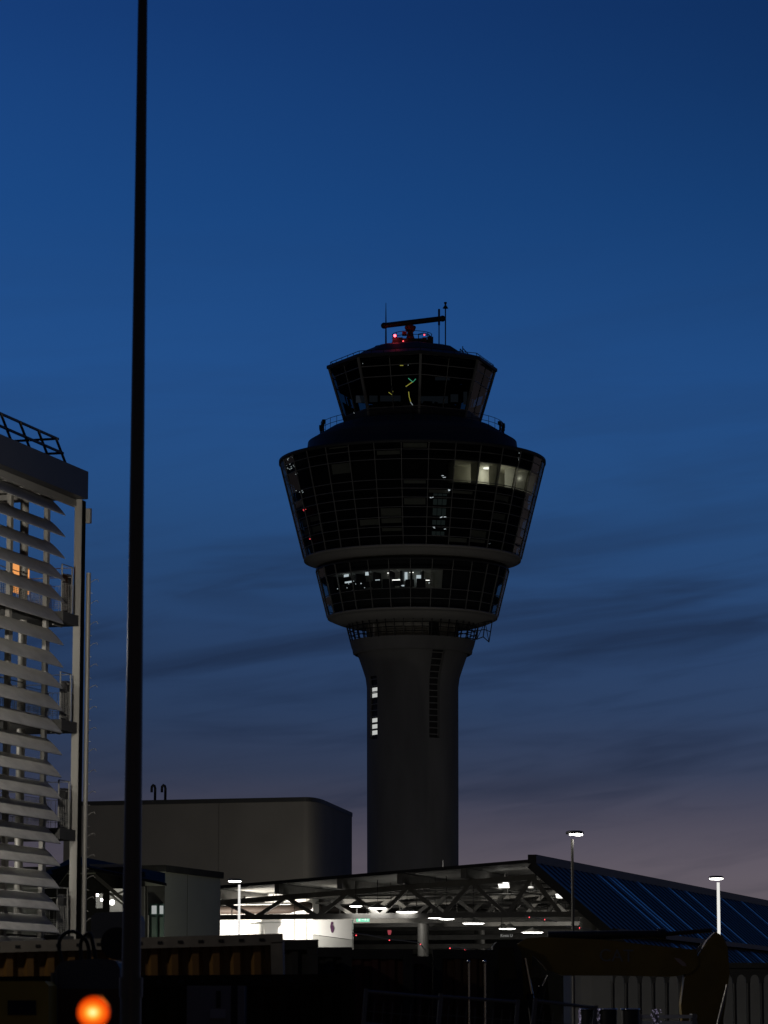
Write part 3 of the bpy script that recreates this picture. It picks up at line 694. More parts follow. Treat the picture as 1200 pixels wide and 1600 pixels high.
# blade posts with bolted plates
for q in range(6):
    u = -1.42 - 2.6 * q
    b = MB(); gbox(b, u - .09, u + .09, -.52, -.40, .1, zr0)
    for s in range(9):
        z = .9 + 3.02 * .5 * s
        if z < zr0 - .6: gbox(b, u - .13, u + .13, -.40, -.385, z, z + .5)
    post = b.build('blade_post', M['gcol'], GB)
    b = MB()
    for s in range(9):
        z = .9 + 3.02 * .5 * s
        for du in (-.08, .08):
            for dz in (.1, .4):
                if z < zr0 - .6: b.box(G(u + du, -.38, z + dz), (.035, .02, .035), U, NV)
    b.build('post_bolt', M['blackmetal'], post)
for q in range(5):
    u = -1.75 - 2.8 * q
    b = MB(); b.tube([G(u, -1.0, 0), G(u, -1.0, zr0)], .12, 14); b.build('round_column', M['gcol'], GB)
    b = MB(); gbox(b, u - .2, u + .2, -4.4, -4.1, 0, zr0); b.build('rear_column', M['gcol'], GB)
# corner column (H section) and downpipe with hooks
b = MB(); gbox(b, 0, .03, -.215, 0, 0, zr0)
b.build('corner_column', M['gcol'], GB)
b = MB(); gbox(b, .035, .3, -.2, .004, 0, zr0 - .02); b.build('corner_column_shade', mat('shade_black', (.012, .012, .012), .95, spec=.0), GB)  # near-black box paints in the shade beside the column flange
zp = zat(893, 91)
b = MB(); b.tube([G(.36, .09, 0), G(.36, .09, zp)], .066, 12); gbox(b, .3, .42, .0, .14, zat(815, 91), zat(792, 91))
dp = b.build('trellis_pipe', M['gcol'], GB)
q = 0; pyh = 905
while pyh < 1470:
    z = zat(pyh, 91); b = MB()
    b.tube([G(.38, .14, z - .06), G(.43, .23, z + .02), G(.48, .31, z + .05), G(.5, .34, z - .01)], .009, 5)
    b.tube([G(.38, .13, z - .34), G(.4, .2, z - .36)], .010, 5)
    b.build('trellis_hook', M['gcol'], dp); pyh += 33.2
# gallery floors, landings, mesh railings
def mesh_rail(b, p, q, h, du=.12, top=True, t=.012):
    n = max(2, int((q - p).length / du))
    for i in range(n + 1):
        a = p.lerp(q, i / n); b.bar(a + ZV * .05, a + ZV * (h * .62), t)
    for z in (.05, .2, .25, .3, .35, .4, .45, h * .62): b.bar(p + ZV * z, q + ZV * z, t)
    for z in (h * .8, h): b.bar(p + ZV * z, q + ZV * z, t * 1.7)
lev = [zat(p, 91) for p in (962, 1129, 1297, 1463)]
for z in lev:
    b = MB(); gbox(b, -14, .0, -4.5, -.56, z - .3, z)
    gbox(b, -1.15, .0, -.56, -.05, z - .3, z)
    fl = b.build('gallery_floor', M['slab'], GB)
    b = MB(); mesh_rail(b, G(-1.15, -.1, z), G(-.4, -.1, z), 1.32); mesh_rail(b, G(-.3, -.1, z), G(-.3, -4.4, z), 1.32, .14); mesh_rail(b, G(-14, -4.4, z), G(-.3, -4.4, z), 1.32, .16)
    mesh_rail(b, G(-14, -.62, z), G(-2.4, -.62, z), 1.1, .14); mesh_rail(b, G(-2.3, -.66, z), G(-.5, -.66, z), 1.32, .1, t=.01)
    for u in (-1.15, -.4): b.bar(G(u, -.1, z), G(u, -.1, z + 1.32), .04)
    b.build('mesh_railing', M['mullion'], fl)
    b = MB(); gbox(b, -14, -.9, -2.6, -2.5, z - .32, z - .3); gbox(b, -9, -1.9, -4.3, -4.2, z - 1.15, z - .35)
    b.build('ceiling_panel', M['panel'], fl)
    b = MB(); gbox(b, -.85, -.2, -.5, -.45, z - .34, z - .31); b.build('edge_light', M['soffitp'], fl)
    b = MB(); gbox(b, -.33, -.05, -.45, -.25, z + .05, z + 1.15); b.build('landing_panel', M['blackmetal'], fl)
b = MB(); p = zat(1322, 91); gbox(b, -4.2, -2.6, -2.2, -2.1, lev[2] - .42, lev[2] - .37); b.build('strip_light', M['lamp'], GB)
lightobj('gallery_glow', 'POINT', G(-3.0, -2.4, lev[0] - .6), 60, (1, .95, .85), .15, GB)  # point lights added to brighten the floors; only one level has a strip
lightobj('gallery_glow', 'POINT', G(-3.0, -2.4, lev[1] - .6), 60, (1, .95, .85), .15, GB)
lightobj('gallery_glow', 'POINT', G(-3.4, -2.2, lev[2] - .6), 90, (1, .95, .85), .15, GB)
lightobj('gallery_glow', 'POINT', G(-3.4, -2.2, lev[3] - .6), 90, (1, .95, .85), .15, GB)
b = MB(); z0 = zat(931, 91); z1 = zat(889, 91); gbox(b, -1.72, -.62, -1.5, -1.3, z0, z1)
bx = b.build('orange_light_box', M['orange'], GB)

# ------------------------------------------------------------------ grey windowless block
BY = 262.0
fl = at(100, 1261, BY); fr = at(494, 1252, BY - 6); rr = at(550, 1266, BY + 14)
c_l = Vector((fl.x, fl.y, 0)); c_m = Vector((fr.x, fr.y, 0)); c_r = Vector((rr.x, rr.y, 0)); c_b = c_l + (c_r - c_m) * 1.6
zt = fr.z
BB = thing('windowless_block', c_m, 'large plain grey windowless block with two curved vent pipes on its roof', 'building')
b = MB(); qa = c_m.lerp(c_l, .05); qb = c_m.lerp(c_r, .22); pts = [c_l] + [qa * (1 - t) ** 2 + c_m * 2 * t * (1 - t) + qb * t * t for t in [i / 10 for i in range(11)]] + [c_r, c_r + (c_l - c_m)]
b.prism(pts, (0, 0, zt)); b.build('wall', M['render_'], BB)
b = MB(); ctr = (c_l + c_r) / 2
b.prism([ctr + (p - ctr) * 1.004 + ZV * zt for p in pts], (0, 0, .35)); b.build('parapet_cap', M['roofmetal'], BB)
b = MB()
for x in (.3, .62):
    p = c_l.lerp(c_m, x); nrm = (c_m - c_l).normalized(); b.box(p + ZV * zt / 2 + Vector((0, -.02, 0)), (.035, .03, zt), nrm, nrm.cross(ZV))
b.build('wall_joint', M['roofseam'] if 'roofseam' in M else M.setdefault('roofseam', mat('joint_grey', (.13, .125, .115), .8)), BB)
for x in (240, 256):
    b = MB(); p = at(x + 2, 1256, BY + 2); b.tube([p - ZV * .8, at(x + 2.5, 1232, BY + 2), at(x + 1.5, 1228, BY + 2), at(x - .5, 1226.5, BY + 2), at(x - 2.6, 1229, BY + 2), at(x - 3, 1233, BY + 2), at(x - 3, 1238, BY + 2)], .11, 8)
    b.build('vent_pipe', M['blackmetal'], BB)

# ------------------------------------------------------------------ low grey building with glazed hall at its left
p0 = at(257, 1362, 150); p1 = at(357, 1378, 158)
c0 = Vector((p0.x, p0.y, 0)); c1 = c0 + U * ((p1.x - p0.x) / (U.x - U.y * (357 - 600) / F / .99))
LB = thing('low_building', c0, 'low grey panel-clad building beside the lamp post, its corner lit from below', 'building')
ht = p0.z
b = MB(); b.prism([c0, c1, c1 - NV * 9, c0 - NV * 9], (0, 0, ht)); b.build('wall', M['lowwall'], LB)
b = MB(); e_ = U * .15
b.prism([c0 - e_ + NV * .12 + ZV * ht, c1 + e_ + NV * .12 + ZV * ht, c1 + e_ - NV * 9.2 + ZV * ht, c0 - e_ - NV * 9.2 + ZV * ht], (0, 0, .3)); b.build('roof_edge', M['dkgrey'], LB)
b = MB()
for q in (2,):
    c = c0.lerp(c1, q / 5); b.box(c + NV * .004 + ZV * ht / 2, (.025, .012, ht), U, NV)
b.box((c0 + c1) / 2 + NV * .012 + ZV * ht * .5, ((c1 - c0).length, .03, .04), U, NV)
b.build('panel_joint', M['slab'], LB)
# glazed entrance hall
HY = 140.0; k = HY / F
def H(px, py, dy=0): return at(px, py, HY + dy)
HB = thing('glazed_hall', Vector((H(190, 1590).x, HY, 0)), 'small dark hall with lit windows under a low pitched ribbed roof', 'building')
def hprism(b, pts, dy0, dy1): 
    a = [H(x, y, dy0) for x, y in pts]; return b.prism(a, (0, dy1 - dy0, 0))
wins = [(149.5, 160.5, 1376, 1419), (170.5, 200, 1368, 1425)]
b = MB()
for x0, x1, y0, y1 in ((60, 149.5, 1366, 1600), (160.5, 170.5, 1358, 1600), (200, 226, 1362, 1600), (226, 230, 1384, 1600), (149.5, 160.5, 1356, 1376), (149.5, 160.5, 1419, 1600), (170.5, 200, 1355, 1368), (170.5, 200, 1425, 1600)):
    hprism(b, [(x0, y0), (x1, y0), (x1, y1 + 20), (x0, y1 + 20)], 0, .35)
b.build('wall', M['dkgrey'], HB)
b = MB(); hprism(b, [(149.5, 1376), (200, 1366), (200, 1426), (149.5, 1426)], 5, 5.2); hprism(b, [(140, 1350), (205, 1350), (205, 1354), (140, 1356)], .4, 5)
hprism(b, [(140, 1428), (205, 1428), (205, 1432), (140, 1432)], .4, 5)
b.build('hall_backwall', M['greywall'], HB)
for (x, y, s) in ((175, 1410, .11), (151.5, 1398, .08), (159, 1406, .06)):
    b = MB(); b.ball(H(x, y, 2.5), s); b.build('hall_lamp', M['lamp'], HB)
lightobj('hall_glow', 'POINT', H(175, 1402, 2.2), 90, (1, .97, .9), .2, HB)
lightobj('hall_glow', 'POINT', H(155, 1402, 2.2), 25, (1, .97, .9), .2, HB)
b = MB()
for (x0, y0, x1, y1) in ((170, 1395, 200, 1420), (150, 1378, 175, 1392), (172, 1380, 200, 1366), (150, 1392, 200, 1402), (180, 1398, 200, 1390)):
    b.bar(H(x0, y0, 1.5), H(x1, y1, 1.5), .09)
b.bar(H(148, 1368, -.1), H(200, 1412, -.1), .16); b.bar(H(170, 1381, .4), H(200, 1380, .4), .14)
b.build('roof_brace', M['steel'], HB)
# roof of ribbed sheet, two slopes seen from the eaves
b = MB(); rf = [(74, 1356), (118, 1337), (258, 1368), (258, 1382), (150, 1357), (95, 1380)]
n = 40; e0, e1 = [(118, 1337), (258, 1364)], [(110, 1350), (258, 1381)]
for q in range(n):
    def P_(t, top, off): (xa, ya), (xb, yb) = (e0 if top else e1); return H(xa + (xb - xa) * t, ya + (yb - ya) * t, (9 if top else -2.2) + off)
    t0, t1, t2 = q / n, (q + .6) / n, (q + 1) / n
    b.quad(P_(t0, 0, 0), P_(t1, 0, 0), P_(t1, 1, 0), P_(t0, 1, 0)); b.quad(P_(t1, 0, 0), P_(t2, 0, -.12), P_(t2, 1, -.12), P_(t1, 1, 0))
b.quad(H(118, 1337, 9), H(70, 1362, 9), H(82, 1384, -2), H(110, 1350, -2.2))
hprism(b, [(80, 1360), (112, 1349), (260, 1380), (260, 1384), (112, 1354), (92, 1382)], -2.3, -2.05)
b.build('roof', M['dkgrey'], HB)
b = MB(); hprism(b, [(222, 1384), (257, 1384), (257, 1600), (222, 1600)], 2.2, 2.5); b.build('entrance_wall', M['dkgrey'], HB)
door = MB(); hprism(door, [(234, 1412), (256, 1412), (256, 1560), (234, 1560)], 1.9, 2.15); dr = door.build('door', mat('door_green', (.03, .07, .06), .4), HB)
b = MB()
for x0, x1 in ((237, 244.5), (249.5, 255)): hprism(b, [(x0, 1415), (x1, 1415), (x1, 1428), (x0, 1428)], 1.84, 1.9)
b.build('door_light', emit('door_light_pane', (.9, .95, .92), .35), dr)
b = MB()
for x0, x1 in ((237, 244.5), (249.5, 255)): hprism(b, [(x0, 1433), (x1, 1433), (x1, 1480), (x0, 1480)], 1.84, 1.9)
b.build('door_glass', mat('door_glass_dark', (.10, .15, .14), .3), dr)
b = MB(); hprism(b, [(219, 1385), (226, 1385), (226, 1600), (219, 1600)], -.2, .1); hprism(b, [(229, 1430), (232, 1430), (232, 1600), (229, 1600)], 1.6, 1.9); b.build('jamb', M['cabinet'], HB)

# ------------------------------------------------------------------ the big truss hall
R0_ = at(845, 1346, 190); g0 = Vector((R0_.x, R0_.y, 0)); zpk = R0_.z
def K(u, n, z): return g0 + U * u + NV * n + ZV * z
def hit_n(px, u=0):     # n of the point of plane u seen at column px (near the hall's height)
    lo, hi = -60, 60
    for _ in range(50):
        m = (lo + hi) / 2; p = K(u, m, 8); x = 600 + F * p.x / depth(p.y, p.z)
        if x < px: lo = m
        else: hi = m
    return lo
def kz_(px, py, u=0):
    n = hit_n(px, u); return n, zat_xy(px, py, K(u, n, 0))
def zat_xy(px, py, p): return at(px, py, p.y).z
HALL = thing('truss_hall', g0, 'open steel truss hall with a low grey roof and a steep blue ribbed side', 'hall')
nL, zL = kz_(345, 1388)
slope = (zpk - zL) / (0 - nL); nLL = nL - 1.0
def zroof(n): return zpk + slope * n
U0, U1 = -2.0, 48.0
# left slope: deck sheet with purlin bays
b = MB(); th = .12
b.hexa([K(U0, nLL, zroof(nLL) - th), K(U1, nLL, zroof(nLL) - th), K(U1, 0, zpk - th), K(U0, 0, zpk - th)], [K(U0, nLL, zroof(nLL)), K(U1, nLL, zroof(nLL)), K(U1, 0, zpk), K(U0, 0, zpk)])
rooft = b.build('roof', M['soffitp'], HALL)
b = MB(); b.bar(K(U0 - .03, nLL, zroof(nLL) - .05), K(U0 - .03, .05, zpk - .05), .08, .18, ZV); b.build('roof_edge', M['blackmetal'], rooft)
nodes_top = [hit_n(x) for x in (350, 448, 545, 638, 737, 832)]; nodes_bot = [hit_n(x) for x in (304, 400, 496, 594, 692, 792)]
zbc = zat_xy(600, 1431, K(0, hit_n(600), 0))
b = MB()
for n in nodes_top[:-1]: b.bar(K(U0 + .15, n, zroof(n) - .42), K(U1, n, zroof(n) - .42), .3, .58)
b.build('purlin', M['steel'], rooft)
# trusses
steep = math.tan(math.radians(41))
def truss(u, m, first=False):
    b = MB(); zt = lambda n: zroof(n) - .86
    b.bar(K(u, nLL, zt(nLL)), K(u, -.3, zt(-.3)), .28, .32)
    nR = hit_n(1010); zR = zbc
    b.bar(K(u, nLL, zbc), K(u, (zpk - zbc) / steep - .9, zbc), .28, .3)
    tops = nodes_top; bots = nodes_bot
    for i in range(6):
        b.bar(K(u, bots[i], zbc), K(u, tops[i], zt(tops[i])), .2, .22)
        if i < 5: b.bar(K(u, tops[i], zt(tops[i])), K(u, bots[i + 1], zbc), .2, .22)
    b.bar(K(u, tops[5], zt(tops[5])), K(u, 1.2, zbc), .2, .22)
    for n in [x for x in tops] : b.bar(K(u, n + .5, zbc), K(u, n + .5, zt(n) ), .05)
    return b.build('roof_truss', m, HALL)
for i, u in enumerate((0, 9, 18, 27, 36, 45)): truss(u, M['steel'])
# steep right side: ribbed blue sheets in two tiers with a gutter between
nS, zS = hit_n(1012), 0
steep = math.tan(math.radians(41))
n_end = (zpk - 3.2) / steep
def zst(n): return zpk - steep * n
ROOFBAR = MB(); HIGHLIGHTBAR = MB()
for t0, t1, off in ((.02, .55, 0.), (.57, 1., -.25)):
    b = MB(); pitch = 1.45; u = U0; bd = ROOFBAR; bl = HIGHLIGHTBAR
    na, nb_ = n_end * t0, n_end * t1
    while u < 92:
        def q_(uu, n, h): return K(uu, n + h * math.sin(math.radians(41)), zst(n) + off + h * math.cos(math.radians(41)))
        b.quad(q_(u, na, 0), q_(u + pitch, na, 0), q_(u + pitch, nb_, 0), q_(u, nb_, 0))
        tb = bl if int(round(u / pitch)) in (9, 11, 12, 17, 24, 28, 37, 43) else bd
        hh_ = .05; tb.hexa([q_(u + 1.05, na, .01), q_(u + 1.37, na, .01), q_(u + 1.37, nb_, .01), q_(u + 1.05, nb_, .01)], [q_(u + 1.08, na, hh_), q_(u + 1.34, na, hh_), q_(u + 1.34, nb_, hh_), q_(u + 1.08, nb_, hh_)])
        u += pitch
    rs_ = b.build('blue_roof_sheet', M['bluemetal'], rooft)
ROOFBAR.build('glazing_bar', M['rubber'], rooft); HIGHLIGHTBAR.build('highlight_bar', M['chrome'], rooft)  # chrome bars put white highlights along a few of the ribs
b = MB(); ng = n_end * .56; b.bar(K(U0, ng + .06, zst(ng) + .02), K(92, ng + .06, zst(ng) + .02), .34, .3); b.bar(K(U0 - .1, .0, zpk + .05), K(92, 0, zpk + .05), .5, .5)
b.bar(K(U0 - .06, -.1, zpk - .25), K(U0 - .06, n_end, zst(n_end) - .25), .14, .5); b.bar(K(U0, n_end, zst(n_end)), K(92, n_end, zst(n_end)), .3, .3)
b.build('gutter', M['blackmetal'], rooft)
b = MB(); b.hexa([K(U0, .1, zpk - .7), K(92, .1, zpk - .7), K(92, n_end, zst(n_end) - .5), K(U0, n_end, zst(n_end) - .5)], [K(U0, .1, zpk - .45), K(92, .1, zpk - .45), K(92, n_end, zst(n_end) - .3), K(U0, n_end, zst(n_end) - .3)])
b.build('roof_underside', M['steel'], rooft)
b = MB(); gh = lambda u0, u1, n0, n1, z0, z1: b.box(K((u0 + u1) / 2, (n0 + n1) / 2, (z0 + z1) / 2), (u1 - u0, n1 - n0, z1 - z0), U, NV)
gh(U1 - .3, U1, nLL, .2, 0, zpk - 1); gh(9, U1, nLL, nLL + .3, 0, zroof(nLL) - .3); gh(0, 92, n_end - .3, n_end - .1, 0, zst(n_end) - .5)
b.build('end_wall', M['slab'], HALL)
for n, u_ in ((hit_n(911), 1.2), (hit_n(400, 5.6), 5.6)):
    b = MB(); p = K(u_, n, 0); b.tube([p, p + ZV * (zbc - .1)], .42 if n > 0 else .36, 16); b.tube([p + ZV * (zbc - .9), p + ZV * (zbc - .25)], .5, 16); b.build('round_pillar', M['greywall'], HALL)
for u in (16, 30):
    for n in (hit_n(905), hit_n(545)):
        b = MB(); p = K(u, n, 0); b.tube([p, p + ZV * zbc], .35, 12); b.build('inner_pillar', M['steel'], HALL)
# lines along the roof and a high brown duct
b = MB()
for n in (hit_n(673), hit_n(760)): b.tube([K(1, n, zroof(n) - 1.2), K(U1, n, zroof(n) - 1.2)], .05, 6)
b.build('conduit', M['greywall'], HALL)
b = MB(); zd = zat_xy(420, 1421, K(5, hit_n(420, 5), 0)); b.tube([K(5, hit_n(340, 5), zd), K(5, hit_n(452, 5), zd), K(5.2, hit_n(462, 5), zd + .15), K(6.4, hit_n(466, 5), zd + .25), K(20, hit_n(470, 5), zd + .25)], .27, 12)
for x in (385, 427, 458): n = hit_n(x, 5); b.bar(K(5, n, zd), K(5, n, zroof(n) - .3), .04)
b.build('air_duct', M['rust'], HALL)
for (u, py_) in ((26, 1464), (27, 1478), (34, 1486)):
    b = MB(); z = zat_xy(600, py_, K(u, -9, 0)); b.bar(K(u, nLL, z), K(u, min(6, (zpk - z) / steep - .8), z), .25, .32)
    b.build('cross_beam', M['steel'], HALL)
b = MB()
for u_, n_a, n_b, dz_, r_ in ((3.2, nLL, -2, 1.3, .07), (11, -16, 0, 1.1, .1), (21, -12, 0, .9, .08)):
    z = zbc + dz_; b.tube([K(u_, n_a, z), K(u_, n_b, z)], r_, 8)
    nn = n_a + 1
    while nn < n_b: b.bar(K(u_, nn, z), K(u_, nn, zroof(min(nn, 0)) - .3), .035); nn += 2.4
b.build('service_pipe', M['steel'], HALL)
for u_ in (4.5, 13.5, 22.5, 31.5):
    b = MB()
    for i in range(5):
        b.bar(K(u_ - 4.5, nodes_top[i], zroof(nodes_top[i]) - .9), K(u_ + 4.5, nodes_top[i + 1], zroof(nodes_top[i + 1]) - .9), .1)
    b.build('wind_brace', M['steel'], HALL)
# white lit room with the emblem
n0_, n1_ = hit_n(340, 7), hit_n(489, 7); zw1 = zat_xy(420, 1386, K(7, hit_n(420, 7), 0))
b = MB(); b.box(K(7.6, (n0_ + n1_) / 2, zw1 / 2), (1.2, n1_ - n0_, zw1), U, NV)
wr = b.build('white_partition', M['white'], HALL)
b = MB()
for x in (460, 479): n = hit_n(x, 7); b.box(K(6.98, n, zw1 / 2), (.04, .06, zw1), U, NV)
b.box(K(6.98, (n0_ + n1_) / 2, zat_xy(420, 1441, K(7, -16, 0))), (.03, n1_ - n0_, .05), U, NV)
b.build('panel_joint', M['greywall'], wr)
# upper grey panel under the roof
b = MB(); na, nb2 = hit_n(488, 4.5), hit_n(550, 4.5)
zt1 = zat_xy(520, 1437, K(4.5, na, 0)); zb1, zb2 = zat_xy(490, 1460, K(4.5, na, 0)), zat_xy(550, 1468, K(4.5, nb2, 0))
b.prism([K(4.5, na, zb1), K(4.5, nb2, zb2), K(4.5, nb2, zt1), K(4.5, na, zt1)], U * .3)
sg = b.build('emblem_board', M['white'], HALL)
b = MB(); b.prism([K(4.56, na, 2.5), K(4.56, nb2, 2.5), K(4.56, nb2, zb2 - .03), K(4.56, na, zb1 - .03)], U * .3); b.build('board_base', M['greywall'], sg)
b = MB(); pc = K(4.47, hit_n(519, 4.5), 0); kk = depth(pc.y, 6) / F
def em(dx, dy, rx, ry, n=18): b.prism([pc + NV * ((dx + rx * math.cos(2 * PI * i / n)) * kk) + ZV * (zat_xy(519, 1449, pc) + (dy + ry * math.sin(2 * PI * i / n)) * kk) for i in range(n)], U * .02)
em(-.3, 6.2, 1.9, 2.5); em(.5, -2.5, 2.6, 6.2); em(-1.6, 1.4, 1.2, 4.5)
b.build('emblem', M['purple'], sg)
b = MB(); b.box(K(4.3, (na + nb2) / 2 - .3, zt1 + .08), (.2, 2.0, .08), U, NV); b.build('board_lamp', M['blackmetal'], sg)
# pendant lamps inside the hall
zl = zbc - .5
plist = [(556, 1416, .30), (590, 1419, .42), (636, 1425, .5), (680, 1434, .36), (698, 1436, .36), (740, 1443, .5), (786, 1451, .2), (797, 1451, .26), (832, 1457, .5), (884, 1464, .2)]
def place_hang(px, py, z):
    Y = (z - CAMZ) * F / (HOR - py) * .985
    for _ in range(20):
        q = at(px, py, Y); Y *= (z - CAMZ) / (q.z - CAMZ)
    return at(px, py, Y)
for i, (x, y, s) in enumerate(plist):
    p = place_hang(x, y, zl); p_u = (p - g0).dot(U); p_n = (p - g0).dot(NV)
    if p_u < 1.0: p = at(x, y, K(2, p_n, 0).y)
    t = tag_ = thing('pendant_lamp', p, '', 'pendant lamp', 'lit pendant lamps hanging in the truss hall')
    s *= 1.3 * p.y / 190
    b = MB(); b.revolve([(.03, p.z + .32), (.14, p.z + .26), (s, p.z + .04), (s * 1.04, p.z)], p.x, p.y, ANG[::4]); b.build('shade', M['greywall'], t)
    b = MB(); b.revolve([(.01, p.z - .05), (s * .8, p.z - .03), (s * .98, p.z + .02)], p.x, p.y, ANG[::4]); b.build('bulb', M['lamp'], t)
    n = (p - g0).dot(NV); b = MB(); b.tube([p + ZV * .3, Vector((p.x, p.y, max(p.z + .5, zroof(min(n, 0)) - .3)))], .02, 5); b.build('cord', M['blackmetal'], t)
PL = ['small lit pendant lamp furthest left in the hall, above the green exit sign', 'broad lit pendant lamp just above and beside the green exit sign', 'wide flat lit pendant lamp second from the exit sign', 'small lit lamp, left one of the close pair at mid hall',
      'small lit lamp, right one of the close pair at mid hall', 'wide flat lit pendant lamp between the close pair and the small grey sign', 'tiny lit lamp above the small grey sign, left of its neighbour', 'small round lit lamp directly above the small grey sign', 'widest lit lamp low in the hall, just above the excavator boom', 'tiny lit lamp beside the dark street lamp post above the boom']
for o, l in zip([o for o in col.objects if o.get('category') == 'pendant lamp'], PL): o['label'] = l
# high bay panels under the roof deck
for x, y, w_, h_ in ((690, 1362, 17, 9), (787, 1383, 14, 9), (876, 1400, 12, 7), (828, 1387, 9, 3)):
    z = None
    n = hit_n(x, 3); p = K(3, n, 0); q = at(x, y, p.y); k = depth(p.y, q.z) / F
    t = thing('ceiling_light', q, '', 'ceiling light', 'lit panels under the hall roof')
    b = MB()
    for r_ in range(4 if h_ > 5 else 1): 
        c = q + ZV * ((1.5 - r_) * h_ / 4.2 * k) + NV * ((r_ - 1.5) * .25 * k * 2)
        b.box(c, (w_ * k, .5, h_ / 4 * k * .62), NV, U)
    b.build('louvre_tube', M['lampdim'], t)
    b = MB(); b.box(q + U * .3, (w_ * k * 1.08, .06, h_ * k * 1.05), NV, U); b.bar(q + U * .3, q + U * .3 + ZV * .7, .05); b.build('housing', M['soffitp'], t)
for o, l in zip([o for o in col.objects if o.get('category') == 'ceiling light'], ('bright louvred ceiling panel directly in front of the tower shaft foot', 'bright louvred ceiling panel midway along the hall roof', 'small slanted ceiling panel lit beside the steep blue roof', 'thin bright strip of light high under the roof ridge')): o['label'] = l
for u, n, e in ((4, -17, 75), (4, -9, 60), (14, -12, 60), (16, -3, 45), (30, -8, 60), (6, -2, 18)):
    t = K(u, n, zbc - .3)
    lightobj('hall_light', 'POINT', t, e, (1, .96, .88), .3, HALL)
lightobj('board_light', 'SPOT', K(.9, hit_n(435, 2), 5.2), 340, (1, .97, .93), .3, HALL, (math.radians(88), 0, -A), math.radians(120))
# exit sign
q = place_hang(567, 1437, zat_xy(567, 1437, K(5, hit_n(567, 5), 0))); k = depth(q.y, q.z) / F
es = thing('exit_sign', q, 'small glowing green and white emergency exit sign hanging in the hall', 'exit sign')
b = MB(); b.box(q, (20.5 * k, .12, 6.5 * k)); b.build('sign_face', M['exitg'], es)
b = MB(); f_ = q - Vector((0, .08, 0))
def sb(dx, dz, w_, h_): b.box(f_ + Vector((dx * k, 0, dz * k)), (w_ * k, .02, h_ * k))
sb(-5.5, 0, 3.2, 4.6); b.prism([f_ + Vector((x * k, 0, z * k)) for x, z in ((-2, .6), (3, .6), (3, 2), (6.5, 0), (3, -2), (3, -.6), (-2, -.6))], (0, .02, 0)); b.ball(f_ + Vector((7.9 * k, 0, 1.5 * k)), .7 * k, 8, 6); sb(7.8, -.7, 1.3, 2.8)
b.build('sign_symbol', M['exitw'], es)
b = MB(); b.bar(q + ZV * 3 * k, q + ZV * 14 * k, .05); b.build('hanger', M['blackmetal'], es)
# small grey text sign
q = at(791.5, 1462, K(1.5, hit_n(791, 1.5), 0).y); k = depth(q.y, q.z) / F
ts = thing('hall_sign', q, 'small grey hanging sign with pale lettering among the beams', 'sign')
b = MB(); b.box(q, (19 * k, .08, 7 * k)); b.build('sign_board', mat('sign_grey', (.33, .33, .32), .6), ts)
def text(body, size, center, xdir, zdir, m, parent, name='lettering', ext=.01):
    cu = bpy.data.curves.new(name, 'FONT'); cu.body = body; cu.size = size; cu.extrude = ext; cu.align_x = 'CENTER'; cu.align_y = 'CENTER'
    tmp = bpy.data.objects.new('tmp_text', cu); col.objects.link(tmp)
    bpy.context.view_layer.update()
    me = bpy.data.meshes.new_from_object(tmp.evaluated_get(bpy.context.evaluated_depsgraph_get()))
    bpy.data.objects.remove(tmp); bpy.data.curves.remove(cu)
    X = Vector(xdir).normalized(); Z = Vector(zdir).normalized(); Yd = X.cross(Z) * -1
    b = MB(); b.add([Vector(center) + X * v.co.x + Z * v.co.y + X.cross(Z) * v.co.z for v in me.vertices], [list(p.vertices) for p in me.polygons])
    bpy.data.meshes.remove(me); return b.build(name, m, parent)
text('Kreis U', 6.2 * k, q + Vector((0, -.06, 0)), (1, 0, 0), (0, 0, 1), emit('sign_letters', (.8, .8, .76), .25), ts)
b = MB(); b.bar(q + Vector((-.3, 0, 3 * k)), q + Vector((-.3, 0, 1.2)), .03); b.build('hanger', M['blackmetal'], ts)
# heart shaped red banner + strings of little red lamps
q = at(608.5, 1457, K(7, hit_n(608, 7), 0).y); k = depth(q.y, q.z) / F
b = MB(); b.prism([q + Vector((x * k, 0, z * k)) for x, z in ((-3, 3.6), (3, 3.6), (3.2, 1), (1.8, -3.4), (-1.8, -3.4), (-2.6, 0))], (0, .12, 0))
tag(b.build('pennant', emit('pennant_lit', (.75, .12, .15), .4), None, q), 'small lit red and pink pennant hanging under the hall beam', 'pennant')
def chain(pts, Y, label, wires):
    p = [at(x, y, Y) for x, y in pts]
    t = thing('light_string', p[0], label, 'light string', 'strings of red lamps in the hall')
    b = MB(); b.tube([at(x, y, Y) for x, y in wires], .03, 5); b.build('wire', M['greywall'], t)
    for q in p:
        c = MB(); c.ball(q, .034, 8, 6); c.build('bulb', M['red2'], t)
chain([(556.5, 1461.5), (608.5, 1469), (657, 1475.5)], 184, 'drooping string of three red lamps under the exit sign', [(550, 1458), (575, 1461), (608, 1468), (630, 1470), (655, 1473), (665, 1485)])
chain([(703, 1481.5), (726, 1484.5), (748, 1487)], 180, 'short string of red lamps ending in a bright white curl', [(700, 1480), (725, 1482), (740, 1486), (755, 1487), (766, 1483)])
chain([(905.5, 1450)], 178, 'single red lamp on a wire beside the round pillar', [(885, 1448), (905, 1450), (925, 1453)])
chain([(827, 1433), (851, 1437)], 178.6, 'pair of red lamps high behind the truss near the street lamp', [(820, 1431), (851, 1437), (870, 1440)])

